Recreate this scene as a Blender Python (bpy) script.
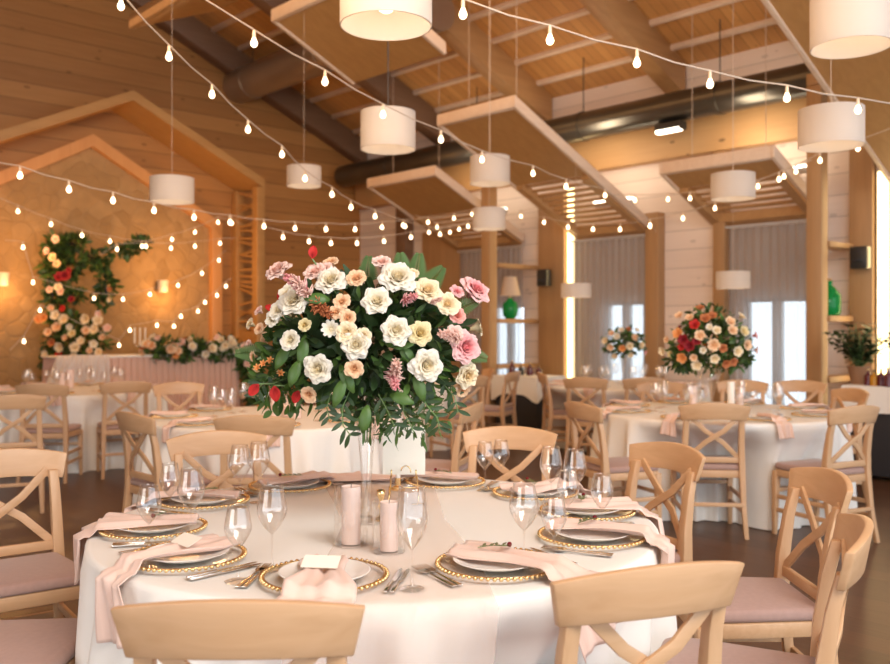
import bpy, bmesh, math, random
from mathutils import Vector, Matrix
R = math.radians
PI = math.pi
random.seed(7)
SC = bpy.context.scene
COL = SC.collection
for o in list(bpy.data.objects):
    bpy.data.objects.remove(o)

# ------------------------------------------------------------------ camera, world, lights, exposure
F = 890.0
cam = bpy.data.cameras.new('camera')
cam.sensor_width = 36.0
cam.lens = 36.0
cam.shift_y = -4.0 / 890.0
cam.dof.use_dof = True
cam.dof.focus_distance = 2.75
cam.dof.aperture_fstop = 3.0
cam.clip_start = 0.05
camo = bpy.data.objects.new('camera', cam)
COL.objects.link(camo)
camo.location = (0, 0, 1.4)
camo.rotation_euler = (R(90), 0, 0)
SC.camera = camo

w = bpy.data.worlds.new('sky')
SC.world = w
w.use_nodes = True
bgn = w.node_tree.nodes['Background']
bgn.inputs[0].default_value = (0.80, 0.90, 1.0, 1)
bgn.inputs[1].default_value = 2.6

SC.view_settings.view_transform = 'Standard'
SC.view_settings.look = 'None'
SC.view_settings.gamma = 1.0
SC.view_settings.use_curve_mapping = False
SC.view_settings.exposure = 0.12
SC.cycles.use_denoising = True
SC.cycles.max_bounces = 10
SC.cycles.diffuse_bounces = 4
SC.cycles.glossy_bounces = 3
SC.cycles.transmission_bounces = 6
SC.cycles.transparent_max_bounces = 24
SC.cycles.caustics_reflective = False
SC.cycles.caustics_refractive = False
SC.cycles.sample_clamp_indirect = 4.0

ROT = R(43.01)                      # the hall is turned 43 degrees to the camera
VD = Vector((math.cos(ROT), math.sin(ROT), 0))
UD = Vector((-math.sin(ROT), math.cos(ROT), 0))


def P(U, V, z):                     # hall frame -> world
    return VD * V + UD * U + Vector((0, 0, z))


def at(px, py, d):                  # point seen at a photo position, d metres away
    return Vector(((px - 445.0) / F * d, d, 1.4 + (328.0 - py) / F * d))


def area_light(name, loc, target, sx, sy, energy, col):
    L = bpy.data.lights.new(name, 'AREA')
    L.shape = 'RECTANGLE'
    L.size = sx
    L.size_y = sy
    L.energy = energy
    L.color = col
    o = bpy.data.objects.new(name, L)
    COL.objects.link(o)
    o.location = loc
    o.rotation_euler = (Vector(target) - Vector(loc)).to_track_quat('-Z', 'Y').to_euler()
    return o


def point_light(name, loc, energy, col, rad=0.05):
    L = bpy.data.lights.new(name, 'POINT')
    L.energy = energy
    L.color = col
    L.shadow_soft_size = rad
    o = bpy.data.objects.new(name, L)
    COL.objects.link(o)
    o.location = loc
    return o


# added fill lights behind and above the camera, in place of unbuilt windows
area_light('fill_left', (-4.6, -1.6, 2.3), (0.2, 5.0, 0.7), 4.0, 2.6, 135, (1.0, 0.96, 0.92))
area_light('fill_overhead', (1.5, -0.5, 4.3), (-0.2, 4.0, 0.7), 3.6, 2.2, 262, (1.0, 0.95, 0.89))
# uplights that stand on the canopies and wash the roof, then added warm fills without a fixture
UPL = [(9.6, 8.9, 3.55, 8), (7.3, 8.8, 3.6, 10), (5.1, 9.2, 3.5, 7)]
for (U_, V_, z_, e_) in UPL:
    area_light('canopy_uplight', P(U_, V_, z_), P(U_, V_ + 1.4, z_ + 1.2), 0.3, 0.7, e_, (1.0, 0.82, 0.60))
area_light('roof_fill', P(3.2, 1.2, 3.9), P(6.5, 8.6, 5.6), 3.0, 2.0, 115, (1.0, 0.66, 0.36))
area_light('warm_hall_fill', P(8.0, 5.6, 5.0), P(8.0, 5.8, 0.0), 6.0, 4.0, 80, (1.0, 0.56, 0.25))


# ------------------------------------------------------------------ materials
def new_mat(name):
    m = bpy.data.materials.new(name)
    m.use_nodes = True
    nt = m.node_tree
    for n in list(nt.nodes):
        nt.nodes.remove(n)
    out = nt.nodes.new('ShaderNodeOutputMaterial')
    return m, nt, out


def N(nt, kind, **kw):
    n = nt.nodes.new(kind)
    for k, v in kw.items():
        setattr(n, k, v)
    return n


def math_node(nt, op, a, b=None, c=None):
    n = nt.nodes.new('ShaderNodeMath')
    n.operation = op
    for i, x in enumerate((a, b, c)):
        if x is None:
            continue
        if isinstance(x, (int, float)):
            n.inputs[i].default_value = x
        else:
            nt.links.new(x, n.inputs[i])
    return n.outputs[0]


def mix_col(nt, fac, a, b, mode='MIX'):
    n = nt.nodes.new('ShaderNodeMix')
    n.data_type = 'RGBA'
    n.blend_type = mode
    for sock, x in ((n.inputs[0], fac), (n.inputs[6], a), (n.inputs[7], b)):
        if isinstance(x, (int, float)):
            sock.default_value = x
        elif isinstance(x, tuple):
            sock.default_value = (*x[:3], 1)
        else:
            nt.links.new(x, sock)
    return n.outputs[2]


def plain(name, col, rough=0.5, metal=0.0, noise=0.0, nscale=8.0, spec=0.5, sheen=0.0, trans=0.0, bump=0.0):
    m, nt, out = new_mat(name)
    b = N(nt, 'ShaderNodeBsdfPrincipled')
    b.inputs['Base Color'].default_value = (*col, 1)
    b.inputs['Roughness'].default_value = rough
    b.inputs['Metallic'].default_value = metal
    b.inputs['Specular IOR Level'].default_value = spec
    if sheen:
        b.inputs['Sheen Weight'].default_value = sheen
    tc = N(nt, 'ShaderNodeTexCoord')
    nz = N(nt, 'ShaderNodeTexNoise')
    nz.inputs['Scale'].default_value = nscale
    nz.inputs['Detail'].default_value = 3
    nt.links.new(tc.outputs['Object'], nz.inputs['Vector'])
    if noise:
        dark = tuple(c * (1 - noise) for c in col)
        lite = tuple(min(1, c * (1 + noise)) for c in col)
        nt.links.new(mix_col(nt, nz.outputs['Fac'], dark, lite), b.inputs['Base Color'])
    if bump:
        bp = N(nt, 'ShaderNodeBump')
        bp.inputs['Strength'].default_value = bump
        bp.inputs['Distance'].default_value = 0.01
        nt.links.new(nz.outputs['Fac'], bp.inputs['Height'])
        nt.links.new(bp.outputs['Normal'], b.inputs['Normal'])
    if trans:
        t = N(nt, 'ShaderNodeBsdfTranslucent')
        t.inputs[0].default_value = (*col, 1)
        mx = N(nt, 'ShaderNodeMixShader')
        mx.inputs[0].default_value = trans
        nt.links.new(b.outputs[0], mx.inputs[1])
        nt.links.new(t.outputs[0], mx.inputs[2])
        nt.links.new(mx.outputs[0], out.inputs[0])
    else:
        nt.links.new(b.outputs[0], out.inputs[0])
    return m


def emit(name, col, strength, sample=False):
    m, nt, out = new_mat(name)
    e = N(nt, 'ShaderNodeEmission')
    e.inputs[0].default_value = (*col, 1)
    e.inputs[1].default_value = strength
    nt.links.new(e.outputs[0], out.inputs[0])
    if not sample:
        m.cycles.emission_sampling = 'NONE'
    return m


def planks(name, stack, along, width, c1, c2, groove=0.5, rough=0.55, knots=0.5, gw=0.05, length=0.0):
    """Boards: stack/along are 'X','Y','Z' of object space."""
    m, nt, out = new_mat(name)
    b = N(nt, 'ShaderNodeBsdfPrincipled')
    b.inputs['Roughness'].default_value = rough
    tc = N(nt, 'ShaderNodeTexCoord')
    sp = N(nt, 'ShaderNodeSeparateXYZ')
    nt.links.new(tc.outputs['Object'], sp.inputs[0])
    s = math_node(nt, 'DIVIDE', sp.outputs[stack], width)
    idx = math_node(nt, 'FLOOR', s)
    fr = math_node(nt, 'FRACT', s)
    al = sp.outputs[along]
    if length:
        sh = N(nt, 'ShaderNodeTexWhiteNoise', noise_dimensions='1D')
        nt.links.new(idx, sh.inputs['W'])
        seg = math_node(nt, 'FLOOR', math_node(nt, 'ADD', math_node(nt, 'DIVIDE', al, length), math_node(nt, 'MULTIPLY', sh.outputs[0], 5)))
        idx2 = math_node(nt, 'ADD', math_node(nt, 'MULTIPLY', seg, 17.3), idx)
    else:
        idx2 = idx
    wn = N(nt, 'ShaderNodeTexWhiteNoise', noise_dimensions='1D')
    nt.links.new(idx2, wn.inputs['W'])
    cv = N(nt, 'ShaderNodeCombineXYZ')
    nt.links.new(math_node(nt, 'MULTIPLY', al, 1.2), cv.inputs[0])
    nt.links.new(math_node(nt, 'MULTIPLY', sp.outputs[stack], 22.0), cv.inputs[1])
    nt.links.new(math_node(nt, 'MULTIPLY', idx2, 3.7), cv.inputs[2])
    nz = N(nt, 'ShaderNodeTexNoise')
    nz.inputs['Scale'].default_value = 1.6
    nz.inputs['Detail'].default_value = 4
    nz.inputs['Distortion'].default_value = 0.6
    nt.links.new(cv.outputs[0], nz.inputs['Vector'])
    f = math_node(nt, 'ADD', math_node(nt, 'MULTIPLY', wn.outputs[0], 0.55), math_node(nt, 'MULTIPLY', nz.outputs['Fac'], 0.55))
    col = mix_col(nt, f, c1, c2)
    if knots:
        kv = N(nt, 'ShaderNodeCombineXYZ')
        nt.links.new(math_node(nt, 'MULTIPLY', al, 2.2), kv.inputs[0])
        nt.links.new(math_node(nt, 'MULTIPLY', sp.outputs[stack], 5.0), kv.inputs[1])
        nt.links.new(math_node(nt, 'MULTIPLY', idx2, 1.3), kv.inputs[2])
        vo = N(nt, 'ShaderNodeTexVoronoi')
        vo.inputs['Scale'].default_value = 1.0
        nt.links.new(kv.outputs[0], vo.inputs['Vector'])
        kk = math_node(nt, 'MULTIPLY', math_node(nt, 'LESS_THAN', vo.outputs['Distance'], 0.10), knots)
        col = mix_col(nt, kk, col, tuple(x * 0.35 for x in c1))
    g = math_node(nt, 'LESS_THAN', fr, gw)
    col = mix_col(nt, math_node(nt, 'MULTIPLY', g, groove), col, tuple(x * 0.25 for x in c1))
    nt.links.new(col, b.inputs['Base Color'])
    bp = N(nt, 'ShaderNodeBump')
    bp.inputs['Strength'].default_value = 0.4
    bp.inputs['Distance'].default_value = 0.01
    nt.links.new(math_node(nt, 'SUBTRACT', math_node(nt, 'MULTIPLY', nz.outputs['Fac'], 0.2), g), bp.inputs['Height'])
    nt.links.new(bp.outputs['Normal'], b.inputs['Normal'])
    nt.links.new(b.outputs[0], out.inputs[0])
    return m


def glass_mat(name, tint=(1, 1, 1), k=1.0, rough=0.0):
    """Thin-walled glass: clear straight through, brighter and more mirror-like towards the rim."""
    m, nt, out = new_mat(name)
    t = N(nt, 'ShaderNodeBsdfTransparent')
    t.inputs[0].default_value = (*tint, 1)
    g = N(nt, 'ShaderNodeBsdfGlossy')
    g.inputs['Roughness'].default_value = 0.03 + rough
    g.inputs[0].default_value = (1, 1, 1, 1)
    lw = N(nt, 'ShaderNodeLayerWeight')
    lw.inputs[0].default_value = 0.5
    f = math_node(nt, 'ADD', math_node(nt, 'MULTIPLY', math_node(nt, 'POWER', lw.outputs['Facing'], 3.0), 0.50 * k), 0.04 * k)
    mx = N(nt, 'ShaderNodeMixShader')
    nt.links.new(f, mx.inputs[0])
    nt.links.new(t.outputs[0], mx.inputs[1])
    nt.links.new(g.outputs[0], mx.inputs[2])
    nt.links.new(mx.outputs[0], out.inputs[0])
    return m


def sheer(name, col, alpha, trans=0.5):
    m, nt, out = new_mat(name)
    d = N(nt, 'ShaderNodeBsdfDiffuse')
    d.inputs[0].default_value = (*col, 1)
    tl = N(nt, 'ShaderNodeBsdfTranslucent')
    tl.inputs[0].default_value = (*col, 1)
    m1 = N(nt, 'ShaderNodeMixShader')
    m1.inputs[0].default_value = trans
    nt.links.new(d.outputs[0], m1.inputs[1])
    nt.links.new(tl.outputs[0], m1.inputs[2])
    tr = N(nt, 'ShaderNodeBsdfTransparent')
    m2 = N(nt, 'ShaderNodeMixShader')
    m2.inputs[0].default_value = alpha
    nt.links.new(tr.outputs[0], m2.inputs[1])
    nt.links.new(m1.outputs[0], m2.inputs[2])
    nt.links.new(m2.outputs[0], out.inputs[0])
    return m


def stone_mat():
    m, nt, out = new_mat('stone_cladding')
    b = N(nt, 'ShaderNodeBsdfPrincipled')
    b.inputs['Roughness'].default_value = 0.85
    tc = N(nt, 'ShaderNodeTexCoord')
    nz = N(nt, 'ShaderNodeTexNoise')
    nz.inputs['Scale'].default_value = 1.5
    nz.inputs['Detail'].default_value = 4
    nt.links.new(tc.outputs['Object'], nz.inputs['Vector'])
    va = N(nt, 'ShaderNodeVectorMath', operation='MULTIPLY_ADD')
    nt.links.new(nz.outputs['Color'], va.inputs[0])
    va.inputs[1].default_value = (0.35, 0.35, 0.35)
    nt.links.new(tc.outputs['Object'], va.inputs[2])
    vo = N(nt, 'ShaderNodeTexVoronoi', feature='DISTANCE_TO_EDGE')
    vo.inputs['Scale'].default_value = 4.6
    nt.links.new(va.outputs[0], vo.inputs['Vector'])
    vc = N(nt, 'ShaderNodeTexVoronoi')
    vc.inputs['Scale'].default_value = 4.6
    nt.links.new(va.outputs[0], vc.inputs['Vector'])
    sp = N(nt, 'ShaderNodeSeparateXYZ')
    nt.links.new(vc.outputs['Color'], sp.inputs[0])
    c = mix_col(nt, sp.outputs[0], (0.42, 0.25, 0.10), (0.54, 0.34, 0.155))
    n2 = N(nt, 'ShaderNodeTexNoise')
    n2.inputs['Scale'].default_value = 6
    n2.inputs['Detail'].default_value = 6
    nt.links.new(tc.outputs['Object'], n2.inputs['Vector'])
    c = mix_col(nt, math_node(nt, 'MULTIPLY', n2.outputs['Fac'], 0.8), c, (0.27, 0.165, 0.075))
    edge = math_node(nt, 'LESS_THAN', vo.outputs['Distance'], 0.03)
    c = mix_col(nt, math_node(nt, 'MULTIPLY', edge, 0.12), c, (0.25, 0.17, 0.10))
    nt.links.new(c, b.inputs['Base Color'])
    bp = N(nt, 'ShaderNodeBump')
    bp.inputs['Strength'].default_value = 0.45
    bp.inputs['Distance'].default_value = 0.03
    nt.links.new(math_node(nt, 'MULTIPLY', math_node(nt, 'MINIMUM', vo.outputs['Distance'], 0.12), 6.0), bp.inputs['Height'])
    nt.links.new(bp.outputs['Normal'], b.inputs['Normal'])
    nt.links.new(b.outputs[0], out.inputs[0])
    return m


def wood(name, c1, c2, axis='Z', rough=0.45, scale=1.0):
    """grain stretched along an object axis"""
    m, nt, out = new_mat(name)
    b = N(nt, 'ShaderNodeBsdfPrincipled')
    b.inputs['Roughness'].default_value = rough
    tc = N(nt, 'ShaderNodeTexCoord')
    mp = N(nt, 'ShaderNodeMapping')
    sc = {'X': (1.5, 18, 18), 'Y': (18, 1.5, 18), 'Z': (18, 18, 1.5)}[axis]
    mp.inputs['Scale'].default_value = tuple(x * scale for x in sc)
    nt.links.new(tc.outputs['Object'], mp.inputs[0])
    nz = N(nt, 'ShaderNodeTexNoise')
    nz.inputs['Scale'].default_value = 1.5
    nz.inputs['Detail'].default_value = 4
    nz.inputs['Distortion'].default_value = 0.8
    nt.links.new(mp.outputs[0], nz.inputs['Vector'])
    nt.links.new(mix_col(nt, nz.outputs['Fac'], c1, c2), b.inputs['Base Color'])
    nt.links.new(b.outputs[0], out.inputs[0])
    return m


M = {}
M['shiplap'] = planks('pine_shiplap', 'Z', 'X', 0.24, (0.32, 0.135, 0.036), (0.54, 0.265, 0.08), 0.6, gw=0.05, knots=0.5)
M['whitewash'] = planks('whitewashed_shiplap', 'Z', 'Y', 0.24, (0.74, 0.62, 0.54), (0.92, 0.80, 0.72), 0.40, gw=0.05, knots=0.3)
M['deck'] = planks('roof_boards', 'Y', 'X', 0.14, (0.46, 0.21, 0.062), (0.68, 0.36, 0.125), 0.55, gw=0.06, knots=0.3)
M['floor'] = planks('floor_boards', 'X', 'Y', 0.19, (0.065, 0.029, 0.013), (0.125, 0.058, 0.028), 0.5, rough=0.38, gw=0.02, knots=0.15, length=1.6)
M['glulam'] = planks('glulam_pine', 'Z', 'Y', 0.5, (0.48, 0.26, 0.105), (0.66, 0.41, 0.19), 0.2, gw=0.01, knots=0.8)
M['ply'] = wood('plywood_golden', (0.40, 0.205, 0.065), (0.56, 0.31, 0.11), 'X', 0.5, 0.5)
M['pale'] = wood('pale_planed_pine', (0.68, 0.50, 0.37), (0.82, 0.66, 0.52), 'X', 0.5, 0.6)
M['beam'] = wood('beam_pine', (0.38, 0.20, 0.075), (0.56, 0.32, 0.14), 'X', 0.5, 0.5)
M['post'] = wood('post_pine', (0.34, 0.185, 0.080), (0.50, 0.295, 0.14), 'Z', 0.5, 0.5)
M['orange'] = wood('amber_stained_pine', (0.58, 0.27, 0.09), (0.74, 0.38, 0.14), 'Z', 0.5, 0.5)
M['darkbeam'] = wood('dark_beam', (0.16, 0.085, 0.045), (0.25, 0.14, 0.08), 'X', 0.6, 0.5)
M['stone'] = stone_mat()
M['chair'] = wood('birch_light', (0.52, 0.30, 0.150), (0.68, 0.435, 0.255), 'X', 0.42, 1.2)
M['chair_v'] = wood('birch_light_upright', (0.52, 0.30, 0.150), (0.68, 0.435, 0.255), 'Z', 0.42, 1.2)
M['cushion'] = plain('mauve_fabric', (0.40, 0.255, 0.215), 0.9, noise=0.10, nscale=60, sheen=0.25)
M['cloth'] = plain('white_tablecloth', (0.89, 0.86, 0.81), 0.8, noise=0.03, nscale=3, sheen=0.1)
M['pinkskirt'] = plain('blush_pleated_skirt', (0.80, 0.53, 0.42), 0.8, trans=0.15)
M['tulle'] = sheer('white_tulle', (0.95, 0.93, 0.90), 0.92)
M['runner'] = sheer('blush_chiffon', (0.94, 0.78, 0.69), 0.30, 0.3)
M['napkin'] = plain('blush_napkin', (0.89, 0.66, 0.56), 0.75, noise=0.06, nscale=14, trans=0.12, sheen=0.3)
M['china'] = plain('white_china', (0.93, 0.90, 0.86), 0.22, spec=0.4)
M['gold'] = plain('gold', (0.90, 0.66, 0.34), 0.25, 1.0)
M['steel'] = plain('cutlery_steel', (0.72, 0.66, 0.60), 0.18, 1.0)
M['glass'] = glass_mat('clear_glass', (0.985, 0.98, 0.975), 1.6)
M['vaseglass'] = glass_mat('vase_glass', (0.985, 0.98, 0.975), 1.5)
M['plateglass'] = glass_mat('charger_glass', (0.995, 0.99, 0.98), 0.3)
M['candle'] = plain('blush_wax', (0.90, 0.70, 0.62), 0.5, trans=0.1)
M['whitewax'] = plain('ivory_wax', (0.90, 0.84, 0.76), 0.5)
M['card'] = plain('ivory_card', (0.90, 0.84, 0.73), 0.7, noise=0.02)
M['shade'] = plain('lampshade_fabric', (0.76, 0.69, 0.63), 0.8, trans=0.35)
M['cord'] = plain('pale_cord', (0.62, 0.50, 0.40), 0.6)
M['darkcord'] = plain('dark_cord', (0.06, 0.045, 0.035), 0.5)
M['socket'] = plain('bulb_socket', (0.78, 0.62, 0.45), 0.4)
M['bulb'] = emit('warm_bulb', (1.0, 0.74, 0.44), 7.0)
M['led'] = emit('led_strip', (1.0, 0.74, 0.36), 5.0)
M['tube'] = emit('uplight_tube', (1.0, 0.88, 0.68), 6.0)
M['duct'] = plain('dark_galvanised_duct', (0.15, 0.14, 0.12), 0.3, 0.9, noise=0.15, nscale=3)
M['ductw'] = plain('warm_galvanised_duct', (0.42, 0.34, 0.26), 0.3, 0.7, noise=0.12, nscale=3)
M['black'] = plain('black_plastic', (0.02, 0.02, 0.02), 0.4)
M['dark'] = plain('dark_cloth', (0.035, 0.032, 0.035), 0.8)
M['curtain'] = sheer('grey_sheer_curtain', (0.50, 0.47, 0.45), 0.62, 0.5)
M['frame'] = plain('white_window_frame', (0.60, 0.58, 0.56), 0.5)
M['pane'] = glass_mat('window_glass', (0.97, 0.99, 1.0), 0.3)
M['green_glass'] = plain('green_glass', (0.01, 0.42, 0.10), 0.08, trans=0.5)
M['beige_shade'] = plain('beige_shade', (0.75, 0.62, 0.50), 0.8, trans=0.3)
M['leaf'] = plain('leaf_dark', (0.035, 0.075, 0.022), 0.45, noise=0.45, nscale=9, trans=0.15)
M['leaf2'] = plain('leaf_fresh', (0.085, 0.17, 0.035), 0.42, noise=0.35, nscale=9, trans=0.2)
M['leaf3'] = plain('leaf_olive', (0.17, 0.19, 0.075), 0.5, noise=0.35, nscale=9, trans=0.15)
M['stem'] = plain('green_stem', (0.16, 0.26, 0.09), 0.5)
M['terracotta'] = plain('brown_pot', (0.28, 0.15, 0.08), 0.6)
M['silver'] = plain('silver', (0.75, 0.73, 0.70), 0.2, 1.0)
M['winered'] = plain('dark_red_glass', (0.10, 0.015, 0.02), 0.1)
M['amber'] = plain('amber_glass', (0.75, 0.38, 0.04), 0.15, trans=0.4)


def petal_mat(name, tip, heart, size):
    """petal colour: heart tone in the middle of the bloom, tip tone outside (object space)"""
    m, nt, out = new_mat(name)
    b = N(nt, 'ShaderNodeBsdfPrincipled')
    b.inputs['Roughness'].default_value = 0.6
    b.inputs['Specular IOR Level'].default_value = 0.25
    tc = N(nt, 'ShaderNodeTexCoord')
    vm = N(nt, 'ShaderNodeVectorMath', operation='MULTIPLY')
    vm.inputs[1].default_value = (1, 1, 0)
    nt.links.new(tc.outputs['Object'], vm.inputs[0])
    ln = N(nt, 'ShaderNodeVectorMath', operation='LENGTH')
    nt.links.new(vm.outputs[0], ln.inputs[0])
    f = math_node(nt, 'MINIMUM', math_node(nt, 'DIVIDE', ln.outputs['Value'], size), 1.0)
    c = mix_col(nt, f, heart, tip)
    nt.links.new(c, b.inputs['Base Color'])
    t = N(nt, 'ShaderNodeBsdfTranslucent')
    nt.links.new(c, t.inputs[0])
    mx = N(nt, 'ShaderNodeMixShader')
    mx.inputs[0].default_value = 0.22
    nt.links.new(b.outputs[0], mx.inputs[1])
    nt.links.new(t.outputs[0], mx.inputs[2])
    nt.links.new(mx.outputs[0], out.inputs[0])
    return m


FC = {
    'white': petal_mat('petal_white', (0.86, 0.82, 0.73), (0.84, 0.72, 0.47), 0.7),
    'cream': petal_mat('petal_cream', (0.90, 0.80, 0.60), (0.86, 0.66, 0.36), 0.7),
    'yellow': petal_mat('petal_pale_yellow', (0.84, 0.74, 0.46), (0.76, 0.58, 0.24), 0.7),
    'peach': petal_mat('petal_peach', (0.90, 0.66, 0.44), (0.84, 0.48, 0.24), 0.7),
    'pink': petal_mat('petal_pink', (0.90, 0.58, 0.56), (0.84, 0.26, 0.28), 0.7),
    'salmon': petal_mat('petal_salmon', (0.88, 0.46, 0.40), (0.78, 0.28, 0.22), 0.7),
    'orange': petal_mat('petal_orange', (0.88, 0.42, 0.16), (0.80, 0.28, 0.07), 0.7),
    'red': petal_mat('petal_red', (0.62, 0.035, 0.03), (0.40, 0.02, 0.02), 0.7),
    'wine': petal_mat('petal_wine', (0.32, 0.02, 0.03), (0.20, 0.01, 0.02), 0.7),
    'rust': petal_mat('petal_rust', (0.58, 0.22, 0.09), (0.45, 0.13, 0.05), 0.7),
    'blush': petal_mat('petal_blush', (0.90, 0.68, 0.60), (0.86, 0.52, 0.42), 0.7),
}


# ------------------------------------------------------------------ mesh helpers
class MB:
    def __init__(s):
        s.v = []
        s.f = []

    def add(s, vs, fs):
        n = len(s.v)
        s.v += [tuple(v) for v in vs]
        s.f += [tuple(i + n for i in f) for f in fs]
        return s

    def box(s, x0, x1, y0, y1, z0, z1):
        return s.add([(x0, y0, z0), (x1, y0, z0), (x1, y1, z0), (x0, y1, z0), (x0, y0, z1), (x1, y0, z1), (x1, y1, z1), (x0, y1, z1)],
                     [(0, 3, 2, 1), (4, 5, 6, 7), (0, 1, 5, 4), (1, 2, 6, 5), (2, 3, 7, 6), (3, 0, 4, 7)])

    def hexa(s, a, b):
        """two quads a and b (4 points each), joined into a solid"""
        return s.add(list(a) + list(b), [(3, 2, 1, 0), (4, 5, 6, 7), (0, 1, 5, 4), (1, 2, 6, 5), (2, 3, 7, 6), (3, 0, 4, 7)])

    def bar(s, p, q, wx, wy, up=(0, 0, 1), wx2=None, wy2=None):
        p = Vector(p); q = Vector(q)
        d = (q - p).normalized()
        up = Vector(up)
        if abs(d.dot(up)) > 0.98:
            up = Vector((0, 1, 0))
        x = d.cross(up).normalized()
        y = x.cross(d).normalized()
        wx2 = wx if wx2 is None else wx2
        wy2 = wy if wy2 is None else wy2
        A = [p + x * i * wx / 2 + y * j * wy / 2 for i, j in ((-1, -1), (1, -1), (1, 1), (-1, 1))]
        B = [q + x * i * wx2 / 2 + y * j * wy2 / 2 for i, j in ((-1, -1), (1, -1), (1, 1), (-1, 1))]
        return s.hexa(A, B)

    def tube(s, pts, r, n=8, cap=True):
        pts = [Vector(p) for p in pts]
        rs = r if isinstance(r, (list, tuple)) else [r] * len(pts)
        rings = []
        prev = None
        for i, p in enumerate(pts):
            d = (pts[min(i + 1, len(pts) - 1)] - pts[max(i - 1, 0)]).normalized()
            if prev is None:
                a = Vector((0, 0, 1)) if abs(d.z) < 0.9 else Vector((1, 0, 0))
                x = d.cross(a).normalized()
            else:
                x = (prev - d * prev.dot(d)).normalized()
            prev = x
            y = d.cross(x)
            rings.append([p + (x * math.cos(2 * PI * k / n) + y * math.sin(2 * PI * k / n)) * rs[i] for k in range(n)])
        vs = [v for rg in rings for v in rg]
        fs = []
        for i in range(len(pts) - 1):
            for k in range(n):
                fs.append((i * n + k, i * n + (k + 1) % n, (i + 1) * n + (k + 1) % n, (i + 1) * n + k))
        if cap:
            fs.append(tuple(range(n - 1, -1, -1)))
            fs.append(tuple((len(pts) - 1) * n + k for k in range(n)))
        return s.add(vs, fs)

    def lathe(s, prof, n=24, c=(0, 0, 0)):
        vs = []
        for (r, z) in prof:
            for k in range(n):
                a = 2 * PI * k / n
                vs.append((c[0] + r * math.cos(a), c[1] + r * math.sin(a), c[2] + z))
        fs = []
        for i in range(len(prof) - 1):
            for k in range(n):
                fs.append((i * n + k, i * n + (k + 1) % n, (i + 1) * n + (k + 1) % n, (i + 1) * n + k))
        return s.add(vs, fs)

    def ball(s, c, r, n=8, m=5, sz=1.0):
        prof = [(max(1e-5, r * math.sin(PI * i / m)), -r * sz * math.cos(PI * i / m)) for i in range(m + 1)]
        return s.lathe(prof, n, c)

    def grid(s, fn, nu, nv, closed=False):
        vs = [fn(i / nu, j / nv) for j in range(nv + 1) for i in range(nu + 1)]
        fs = []
        for j in range(nv):
            for i in range(nu):
                a = j * (nu + 1) + i
                fs.append((a, a + 1, a + nu + 2, a + nu + 1))
        return s.add(vs, fs)

    def prism(s, poly, f0, f1):
        n = len(poly)
        vs = [f0(p) for p in poly] + [f1(p) for p in poly]
        fs = [tuple(range(n - 1, -1, -1)), tuple(range(n, 2 * n))] + [(i, (i + 1) % n, n + (i + 1) % n, n + i) for i in range(n)]
        return s.add(vs, fs)

    def build(s, name, mat, parent=None, smooth=False, bevel=0.0, solid=0.0, loc=None, seg=2, weld=False):
        me = bpy.data.meshes.new(name)
        me.from_pydata(s.v, [], s.f)
        me.validate()
        bm = bmesh.new()
        bm.from_mesh(me)
        if weld:
            bmesh.ops.remove_doubles(bm, verts=bm.verts, dist=1e-5)
        if not solid:
            bmesh.ops.recalc_face_normals(bm, faces=bm.faces)
        if bevel:
            ed = [e for e in bm.edges if len(e.link_faces) == 2 and e.calc_face_angle(0) > 0.5]
            bmesh.ops.bevel(bm, geom=ed, offset=bevel, segments=seg, affect='EDGES', clamp_overlap=True, profile=0.5)
        if smooth or bevel:
            for f in bm.faces:
                f.smooth = True
        bm.to_mesh(me)
        bm.free()
        if bevel or smooth == 'auto':
            try:
                me.set_sharp_from_angle(angle=R(40))
            except Exception:
                pass
        me.materials.append(mat)
        o = bpy.data.objects.new(name, me)
        COL.objects.link(o)
        if parent is not None:
            o.parent = parent
        if loc is not None:
            o.location = loc
        if solid:
            md = o.modifiers.new('thickness', 'SOLIDIFY')
            md.thickness = solid
            md.offset = 0
        return o


def tag(o, label=None, cat=None, group=None, kind=None):
    if label: o['label'] = label
    if cat: o['category'] = cat
    if group: o['group'] = group
    if kind: o['kind'] = kind
    return o


def thing(name, loc=(0, 0, 0), rz=0.0, label=None, cat=None, group=None):
    o = bpy.data.objects.new(name, None)
    o.empty_display_size = 0.1
    COL.objects.link(o)
    o.location = loc
    o.rotation_euler = (0, 0, rz)
    return tag(o, label, cat, group)


def copy_tree(o, parent=None):
    c = o.copy()
    COL.objects.link(c)
    if parent is not None:
        c.parent = parent
    for ch in list(o.children):
        copy_tree(ch, c)
    return c


def place(src, used, loc, rz, label, group=None, scale=None):
    """first use moves the source itself, then copies of it and of all its parts"""
    o = src if not used.get(src.name) else copy_tree(src)
    used[src.name] = True
    o.location = loc
    o.rotation_euler = (0, 0, rz)
    if scale:
        o.scale = scale if isinstance(scale, tuple) else (scale,) * 3
    o['label'] = label
    if group: o['group'] = group
    return o


USED = {}


def struct(o):
    o.rotation_euler = (0, 0, ROT)
    o['kind'] = 'structure'
    return o


def room(o):
    o.rotation_euler = (0, 0, ROT)
    return o


# ------------------------------------------------------------------ hall shell, local frame (V, U, z)
UG, VW = 13.0, 10.0
ROOF0, SL, RIDGE = 4.75, 0.43, 5.2


def roof_z(V):
    return ROOF0 + SL * (VW - V) if V >= RIDGE else ROOF0 + SL * (VW - RIDGE) - SL * (RIDGE - V)


struct(MB().box(-6.5, VW + .2, -5.5, UG + .2, -.06, 0).build('floor', M['floor']))
# gable wall
b = MB()
poly = [(-6.5, 0), (VW, 0), (VW, ROOF0), (RIDGE, roof_z(RIDGE)), (-6.5, roof_z(-6.5))]
b.prism(poly, lambda p: (p[0], UG, p[1]), lambda p: (p[0], UG + .2, p[1]))
struct(b.build('wall_left', M['shiplap']))
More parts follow.
